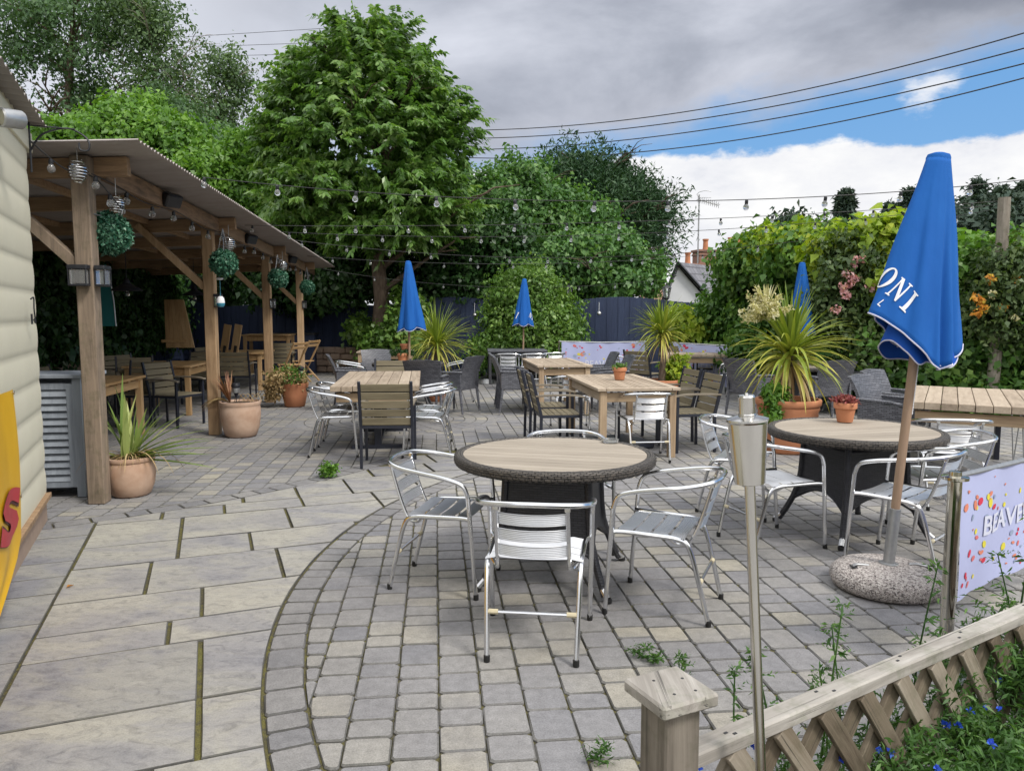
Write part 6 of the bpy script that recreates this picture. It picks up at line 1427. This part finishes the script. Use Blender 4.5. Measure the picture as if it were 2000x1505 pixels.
def banner_cloth(name, label, A, B, z0, z1, posts, txt, tx0, tx1, tz0, tz1, seed, tilt=0, group='cloth barriers on the patio', pr=.022, blobs=60, droop=.02):
    A = Vector((*A,0)); B = Vector((*B,0)); D = B-A; L = D.length; D.normalize(); Nn = Vector((D.y,-D.x,0)); g = random.Random(seed)
    t = thing(name, label, 'barrier', (0,0,0), 0, group)
    def f(u, v, o=0): return tuple(A+D*(u*L)+Nn*(o+.012*math.sin(u*9+v*2)*(.3+v)+.006*math.sin(u*31))+Vector((0,0,z1+(z0-z1)*v-droop*math.sin(math.pi*u)*(1-v*.3))))
    b = MB(); b.grid([[f(u,v) for v in np.linspace(0,1,12)] for u in np.linspace(.03,.97,60)], rnd=.5); CB = b; cuts = [len(b.f)]; CM = []
    b = MB(); b.tube([f(.0,.0,.0),f(.5,0,0),f(1,0,0)], .012, 8); b.build('top_rail', M['galv'], t)
    for kx, u in enumerate((0,1)):
        if u not in posts: continue
        p = A+D*(u*L); b = MB(); b.lathe([(.17,0),(.17,.012),(.03,.02)], 28, (p.x,p.y,0)); b.lathe([(pr,.0),(pr,z1-.02)], 24, (p.x,p.y,0)); po = b.build('post', M['polished'], t); b = MB(); b.lathe([(pr*1.05,z1-.02),(pr*1.9,z1-.012),(pr*1.9,z1+.0),(pr*.9,z1+.004),(pr*.85,z1+.022),(0,z1+.024)], 24, (p.x,p.y,0)); b.build('post_cap', M['polished'], po)
    for i, (m, key) in enumerate((('printed_red',"cr_red"),('printed_pink','cr_pink'),('printed_yellow','cr_yel'),('printed_orange','cr_or'),('printed_grey','cr_grey'))):
        b = CB
        for j in range(blobs//5):
            u, v = g.uniform(.05,.95), g.uniform(.06,.93); rr = g.uniform(.35,1.)*(.024 if pr > .02 else .045)*(1 if g.random() < .75 else .55); a0 = g.uniform(0,6.28); el = g.uniform(.5,1.); nn = 9
            if tx0-.02 < u < tx1+.02 and tz0-.04 < v < tz1+.04 and g.random() < .75: continue
            pts = [f(u+rr*math.cos(a)*1.0/L, v+rr*el*(math.sin(a)+.3*math.cos(a+a0))/(z1-z0), .0025+.0002*i) for a in np.linspace(0,6.283,nn)[:-1]]; b.add(pts, [tuple(range(len(pts)))])
        CM.append(M[key]); cuts.append(len(b.f))
    cl = CB.build('cloth', M['lilac'], t)
    for i_, m_ in enumerate(CM):
        cl.data.materials.append(m_)
        for q_ in range(cuts[i_], cuts[i_+1]): cl.data.polygons[q_].material_index = i_+1; cl.data.polygons[q_].use_smooth = False
    text_on(txt, lambda a, c: f(tx0+(tx1-tx0)*a, tz1-(tz1-tz0)*c, .005), 0, 0, M['softwhite'], 'lettering', t, .02)
    return t
pA = zat(1862,1000,3.2); A_ = (pA[0],3.2); dB = Vector((*at(2000,1113,.30),0)); dA = Vector((*at(1872,1188,.28),0))
dd = (dB-dA).normalized(); B_ = (A_[0]+dd.x*1.55, A_[1]+dd.y*1.55)
banner_cloth('cloth_barrier', 'pale barrier printed with red and yellow fruit shapes, steel post, right edge', A_, B_, .30, .86, (0,1), 'BEAVERTOWN', .20, .92, .38, .55, 3, blobs=150, pr=.0285)
banner_cloth('cloth_barrier', 'flowery lilac barrier with pale letters in front of the navy fence', (1.03,16.6), (2.95,16.5), .10, .93, (0,1), 'BEAVERTOWN', .30, .92, .48, .68, 4, blobs=90, pr=.016)
banner_cloth('cloth_barrier', 'flowery lilac barrier behind the metal legged table, pale letters', (3.35,16.0), (4.75,14.4), .10, .93, (0,1), 'BEAVERTOWN', .30, .92, .48, .68, 5, blobs=90, pr=.016)
t = thing('trellis_fence', 'weathered low trellis fence with capped corner post in the foreground', 'fence', (0,0,0))
up = Vector((0,0,1)); L_ = (TB-TA).length+1.2; GA0 = TA.copy(); TA = TA+up*.643
tz_ = math.atan2(TD.y,TD.x)-math.pi/2; b = MB(); b.box((0,L_/2-.02,0), (.052,L_,.034), None, .004, rnd=.8); r_ = b.build('top_rail', M['silver'], t); r_.location = TA; r_.rotation_euler = (0,0,tz_)
b = MB()
for s, o in ((.10,.0),(.115,.012),(.42,-.01),(.46,.01),(.74,.0),(.77,-.012),(1.02,.01),(1.06,-.008),(1.4,.01),(1.43,-.01)):
    b.box((o,s,.0175), (.006,.010,.002))
b.build('nail_marks', M['wire'], r_)
b = MB(); b.box((0,L_/2,-.55), (.045,L_,.03)); o_ = b.build('bottom_rail', M['silver'], t); o_.location = TA; o_.rotation_euler = (0,0,tz_)
i = 0; s = -.05
sp = .155
while s < L_:
    for dr, off in ((1,.016),(-1,-.006)):
        h = .52; a = TA+TD*(s+(.0 if dr > 0 else .05))+TN*off-up*.016; e_ = a+TD*(dr*.40)-up*h
        if dr < 0 and s-.40+.05 < 0: 
            q = max(.15,(s+.05)/.40); e_ = a+(e_-a)*q
        if dr > 0 and s < 0: s += 0
        d_ = (a-e_); ln_ = d_.length; d_.normalize(); x_ = d_.cross(TN).normalized(); b = MB(); b.box((0,0,0), (.048,.0155,ln_), None, .002); o_ = b.build('lattice_strip', M['lattice'], t); o_.matrix_local = Matrix.Translation((a+e_)/2) @ Matrix((x_, d_.cross(x_), d_)).transposed().to_4x4()
    s += sp
TA = GA0; pc = TA-TD*.075+TN*.01; b = MB(); an = math.atan2(TD.y,TD.x)+R(-6)
b.box((pc.x,pc.y,.395), (.085,.085,.79), an, .004); b.build('corner_post', M['silverz'], t)
b = MB(); b.box((pc.x,pc.y,.8045), (.135,.135,.028), an, .005, rnd=.7); c_ = b.build('post_cap', M['silver'], t)
b = MB()
for dx, dy in ((-.03,.02),(.03,.03),(.0,-.035),(.045,-.02)): b.lathe([(.0035,.8187),(.003,.8192)], 8, (pc.x+dx,pc.y+dy,0))
b.build('nail_marks', M['wire'], c_)
# ---------------------------------------------------------------- poles, wires, strings of bulbs
x, y, z = zat(1944,700,10.9); x2, _, z2 = zat(1962,386,10.9)
t = thing('timber_pole', 'tall round timber pole in the hedge at the right', 'pole', (x,10.9,0)); b = MB(); b.tube([(-.03,0,0),(.0,0,1.0),(x2-x,0,z2)], [.085,.083,.08], 16); b.build('pole', M['silverz'], t)
x, y, z = zat(1435,560,17.0); t = thing('timber_pole', 'round timber pole top in front of the brick chimneys', 'pole', (x,17.0,0)); b = MB(); b.tube([(0,0,0),(0,0,zat(1435,484,17.0)[2])], .07, 14); b.build('pole', M['silverz'], t)
def quad3(p0, p1, p2, n=40):      # curve through three points
    p0, p1, p2 = Vector(p0), Vector(p1), Vector(p2); out = []
    tm = (p1-p0).length/((p1-p0).length+(p2-p1).length)
    for i in range(n+1):
        q = i/n; a = (q-tm)*(q-1)/(tm); b_ = q*(q-1)/(tm*(tm-1)); c = q*(q-tm)/(1-tm); out.append(p0*a+p1*b_+p2*c)
    return out
def overhead(label, pts, r):
    t = thing('overhead_wire', label, 'wire', (0,0,0), 0, 'overhead wires'); b = MB(); b.tube(quad3(*[zat(*p) for p in pts], n=60), r, 5); b.build('cable', M['wire'], t)
for k, (lb, p) in enumerate((('topmost overhead wire right of the cherry tree',((880,255,30),(1500,190,22),(2010,62,17))),('second overhead wire from the top right of the cherry tree',((880,271,30),(1500,210,22),(2010,92,17))),('third overhead wire from the top right of the cherry tree',((880,293,30),(1500,234,22),(2010,122,17))),('lowest overhead wire right of the cherry tree',((880,307,30),(1500,264,22),(2010,150,17))))): overhead(lb, p, .0165)
for lb, p in (('topmost thin wire left of the cherry tree',((330,74,40),(500,64,40),(720,50,40))),('middle thin wire left of the cherry tree',((330,94,40),(500,88,40),(720,80,40))),('lowest thin wire left of the cherry tree',((330,112,40),(500,108,40),(720,102,40)))): overhead(lb, p, .012)
_pro = MB(); _pro.lathe([(.0,-.074),(.012,-.072),(.0245,-.060),(.0285,-.045),(.026,-.030),(.017,-.015),(.014,-.008)], 14, cap=(False,False)); 
_soc = MB(); _soc.lathe([(.014,-.016),(.0165,-.012),(.0165,.022),(.010,.028),(.004,.032)], 10)
_fil = MB(); _fil.tube([(0,0,-.012),(.006,0,-.03),(.012,0,-.045),(-.012,0,-.05),(-.006,0,-.03),(0,0,-.014)], .0022, 5)
def tmpl(b, name, m):
    o = b.build(name, m); COL.objects.unlink(o); me = o.data; bpy.data.objects.remove(o); return me
BM, SM, FM = tmpl(_pro,'bulb',M['glass']), tmpl(_soc,'socket',M['black']), tmpl(_fil,'filament',M['lampglass'])
def festoon(label, pts, spacing, first=.3, sc=.92, hang=.03):
    P = quad3(*pts, n=70); t = thing('string_lights', label, 'string lights', (0,0,0), 0, 'festoon strings of clear bulbs'); b = MB(); b.tube(P, .0042, 5); b.build('wire', M['wire'], t)
    L = 0; nxt = first
    for i in range(1, len(P)):
        d = (P[i]-P[i-1]).length
        while L+d >= nxt:
            p = P[i-1].lerp(P[i], (nxt-L)/d)
            o = bpy.data.objects.new('bulb', BM); link(o, t); o.location = (p.x,p.y,p.z-hang); o.scale = (sc,)*3; o.rotation_euler = (random.uniform(-.15,.15),random.uniform(-.15,.15),random.uniform(0,6))
            for me_, nm in ((SM,'socket'),(FM,'filament')): q = bpy.data.objects.new(nm, me_); link(q, o)
            nxt += spacing*random.uniform(.93,1.07)
        L += d
festoon('nearest string of clear bulbs, swagged from the shelter eave to the upper right', (zat(395,346,7.4), zat(900,386,7.2), zat(2060,344,7.6)), .72, .02, .95)
festoon('second string of bulbs, ending at the timber pole on the right', (zat(478,440,10.4), zat(1080,437,10.6), zat(1960,392,11.0)), .72, .1)
festoon('third string of bulbs, passing just under the second above the golden hop', (zat(525,452,11.6), zat(1010,462,11.8), zat(1958,398,11.0)), .72, .3)
festoon('fourth string of bulbs, crossing the cypress below its middle', (zat(566,468,13.2), zat(1120,503,13.6), zat(1956,406,11.0)), .72, .2)
festoon('fifth string of bulbs, low in front of the trees beside the shelter end', (zat(600,500,15.2), zat(1050,515,15.6), zat(1440,490,16.9)), .72, .5)
festoon('lowest string of bulbs, just above the navy fence', (zat(625,524,17.0), zat(950,560,17.6), zat(1300,545,17.4)), .8, .4)
ev = [pg(e, -.15, roofz(e,-.15)-.20-.05*math.sin(e*1.7)**2) for e in np.linspace(-.2,12.2,26)]
t = thing('string_lights', 'string of bulbs looped along the eave beam of the shelter', 'string lights', (0,0,0), 0, 'festoon strings of clear bulbs'); b = MB(); b.tube(crom(ev, 4), .005, 5); b.build('wire', M['wire'], t)
for i, e in enumerate(np.arange(-.15,12.2,.62)):
    p = pg(e, -.155, roofz(e,-.15)-.24-.05*math.sin(e*1.7)**2); o = bpy.data.objects.new('bulb', BM); link(o, t); o.location = p
    for me_, nm in ((SM,'socket'),(FM,'filament')): q = bpy.data.objects.new(nm, me_); link(q, o)
A = Vector(sw(.05,.06,2.78)); B2 = Vector(pg(0,-.09,2.62))
P = crom([A, A.lerp(B2,.5)-Vector((0,0,.06)), B2, B2+Vector((.15,.1,-.22)), Vector(pg(.35,-.15,2.5))], 8)
t = thing('string_lights', 'short string of bulbs from the shed corner to the nearest shelter post', 'string lights', (0,0,0), 0, 'festoon strings of clear bulbs'); b = MB(); b.tube(P, .006, 5); b.build('wire', M['wire'], t)
for i in (5, 20, 30):
    o = bpy.data.objects.new('bulb', BM); link(o, t); o.location = P[i]-Vector((0,0,.03)); q = bpy.data.objects.new('socket', SM); link(q, o)
# lanterns and hanging floats on the navy fence
def fl_y(px): return FA[1]+(FB[1]-FA[1])*((px-1000)/F*19.8-FA[0])/(FB[0]-FA[0])-.15
for px, py, lb in ((1302,570,'black coach lantern on the fence in front of the white gable'),(1110,570,'black coach lantern in the foliage right of the yellow green bush')):
    D = fl_y(px); x, y, z = zat(px, py, D); t = thing('coach_lantern', lb, 'lantern', (x,y,z), 0, 'coach lanterns along the fence')
    b = MB(); b.lathe([(.03,.20),(.02,.17),(.12,.10),(.125,.09),(.02,.095)], 6); b.build('roof', M['black'], t)
    b = MB()
    for k in range(6): a = k*math.pi/3; b.bar((.105*math.cos(a),.105*math.sin(a),.09),(.065*math.cos(a),.065*math.sin(a),-.14),.012,.012)
    b.lathe([(.075,-.14),(.06,-.17),(.02,-.20)], 6); b.build('cage', M['black'], t); b = MB(); b.lathe([(.06,-.13),(.095,.085)], 6); b.build('pane', M['glass'], t)
    b = MB(); b.tube([(0,0,-.2),(0,.0,-.45)], .015, 8); b.build('stem', M['black'], t)
for px, py, y0, lb in ((1170,612,590,'small grey float on a cord against the navy fence left of the middle cordyline'),(927,615,592,'pale bell on a cord against the navy fence left of the bush')):
    D = fl_y(px); x, y, z = zat(px, py, D); zt = zat(px, y0, D)[2]; t = thing('hanging_ornament', lb, 'ornament', (x,y,z)); b = MB(); b.lathe([(0,-.05),(.045,-.035),(.06,0),(.045,.04),(.015,.06)], 14, cap=(False,True)); b.build('float', M['galv'], t); b = MB(); b.tube([(0,0,.05),(0,0,zt-z)], .006, 5); b.build('cord', M['white'], t)
# ---------------------------------------------------------------- house beyond the fence
DH = 30.0; t = thing('gable_house', 'white house gable with slate roof beyond the fence', 'house', (0,0,0))
def hp(px, py, D=DH): return Vector(zat(px, py, D))
g0 = hp(1288,608); g1 = hp(1322,518); g2 = hp(1375,608); dep = Vector((4.5,5.5,0))
zb = -.05; b = MB(); V = [Vector((g0.x,g0.y,zb)), Vector((g2.x+.5,g2.y,zb)), Vector((g2.x+.5,g2.y,g0.z)), g1, g0]
V = V+[p+dep for p in V]; b.add([tuple(p) for p in V], [(0,1,2,3,4),(9,8,7,6,5),(0,5,6,1),(1,6,7,2),(0,4,9,5)]); b.build('wall', M['whitewall'], t, smooth=False)
b = MB(); u_ = Vector((0,0,.10)); e0 = g0+Vector((-.12,-.15,-.08)); e1 = g1+Vector((0,-.15,.12)); e2 = Vector((g2.x+.75,g2.y-.15,g0.z-.10))
for A_r, B_r in ((e0,e1),(e1,e2)):
    q = [A_r,B_r,B_r+dep+Vector((0,.3,0)),A_r+dep+Vector((0,.3,0))]; b.add([tuple(p) for p in q]+[tuple(p-u_) for p in q], [(0,1,2,3),(7,6,5,4),(0,4,5,1),(1,5,6,2),(2,6,7,3),(3,7,4,0)])
rf_ = b.build('roof', M['slate'], t, smooth=False)
b = MB(); b.tube([e0+Vector((0,-.03,0)),e1+Vector((0,-.03,0))], .05, 4); b.tube([e1+Vector((0,-.03,0)),e2+Vector((0,-.03,0))], .05, 4); b.build('bargeboard', M['black'], t)
t2_ = thing('tiled_house', 'lower building with a clay tiled roof left of the white gable', 'house', (0,0,0)); DH2 = 34
a0, a1, a2, a3 = hp(1235,598,DH2), hp(1262,560,DH2+2), hp(1320,552,DH2+2), hp(1345,598,DH2); b = MB(); b.add([tuple(p) for p in (a0,a3,a2,a1)]+[tuple(p-Vector((0,0,.15))) for p in (a0,a3,a2,a1)], [(0,1,2,3),(7,6,5,4),(0,4,5,1),(1,5,6,2),(2,6,7,3),(3,7,4,0)]); b.build('roof', M['tile'], t2_, smooth=False)
b = MB(); b.box(((a0.x+a3.x)/2,a0.y+1.2,a0.z/2-.1), (abs(a3.x-a0.x)-.3,1.8,a0.z)); b.build('wall', M['brick'], t2_)
def chimney(label, px, pt, pb, D, wpx, pots, parent=None):
    c = hp(px,pb,D); z1 = hp(px,pt,D).z; w = wpx*D/F; t = thing('brick_chimney', label, 'chimney', (c.x,c.y,0), .25, 'brick chimneys beyond the hedge'); b = MB(); b.box((0,0,(z1)/2), (w,w*.7,z1), None, .01); b.box((0,0,z1-.06), (w*1.12,w*.82,.10)); b.box((0,0,z1-.22), (w*1.06,w*.76,.08)); b.build('stack', M['brick'], t)
    for i in range(pots): b = MB(); b.lathe([(.13,z1),(.11,z1+.1),(.10,z1+.38),(.13,z1+.40),(.13,z1+.46),(.09,z1+.46)], 14, ((i-(pots-1)/2)*w/max(pots,1),0,0)); b.build('chimney_pot', M['terra'], t)
chimney('broad brick chimney at the foot of the aerial', 1376, 488, 560, 33, 40, 1); chimney('brick chimney with two pots right of the aerial', 1432, 484, 560, 35, 34, 2); chimney('low brick chimney on the white gable ridge', 1342, 515, 560, 32, 34, 1)
x, y, z = zat(1363,500,32.5); zt = zat(1363,380,32.5)[2]; t = thing('tv_aerial', 'thin television aerial mast rising above the brick chimneys', 'aerial', (x,y,0)); b = MB(); b.tube([(0,0,z-1.2),(0,0,zt)], .03, 6); b.build('mast', M['galv'], t); b = MB()
b.tube([(-.05,0,zt-.2),(.85,.1,zt-.42)], .018, 5)
for i in range(11): q = i/10; c = Vector((-.05+.9*q,.1*q,zt-.2-.22*q)); b.tube([c+Vector((0,-.25,-.0)),c+Vector((0,.25,0))], .010, 4); b.tube([c+Vector((0,0,-.13)),c+Vector((0,0,.13))], .010, 4)
for s in (-1,1): b.tube(crom([(-.1,0,zt+s*.0),(.0,.0,zt+.1*s),(.25,.0,zt+.02+.14*s),(.5,0,zt+.0+.12*s)], 3), .014, 5)
b.build('antenna', M['galv'], t)
# park the chair templates that were never placed
for o in (ALU, SLAT, WIC): assert o.name in USED
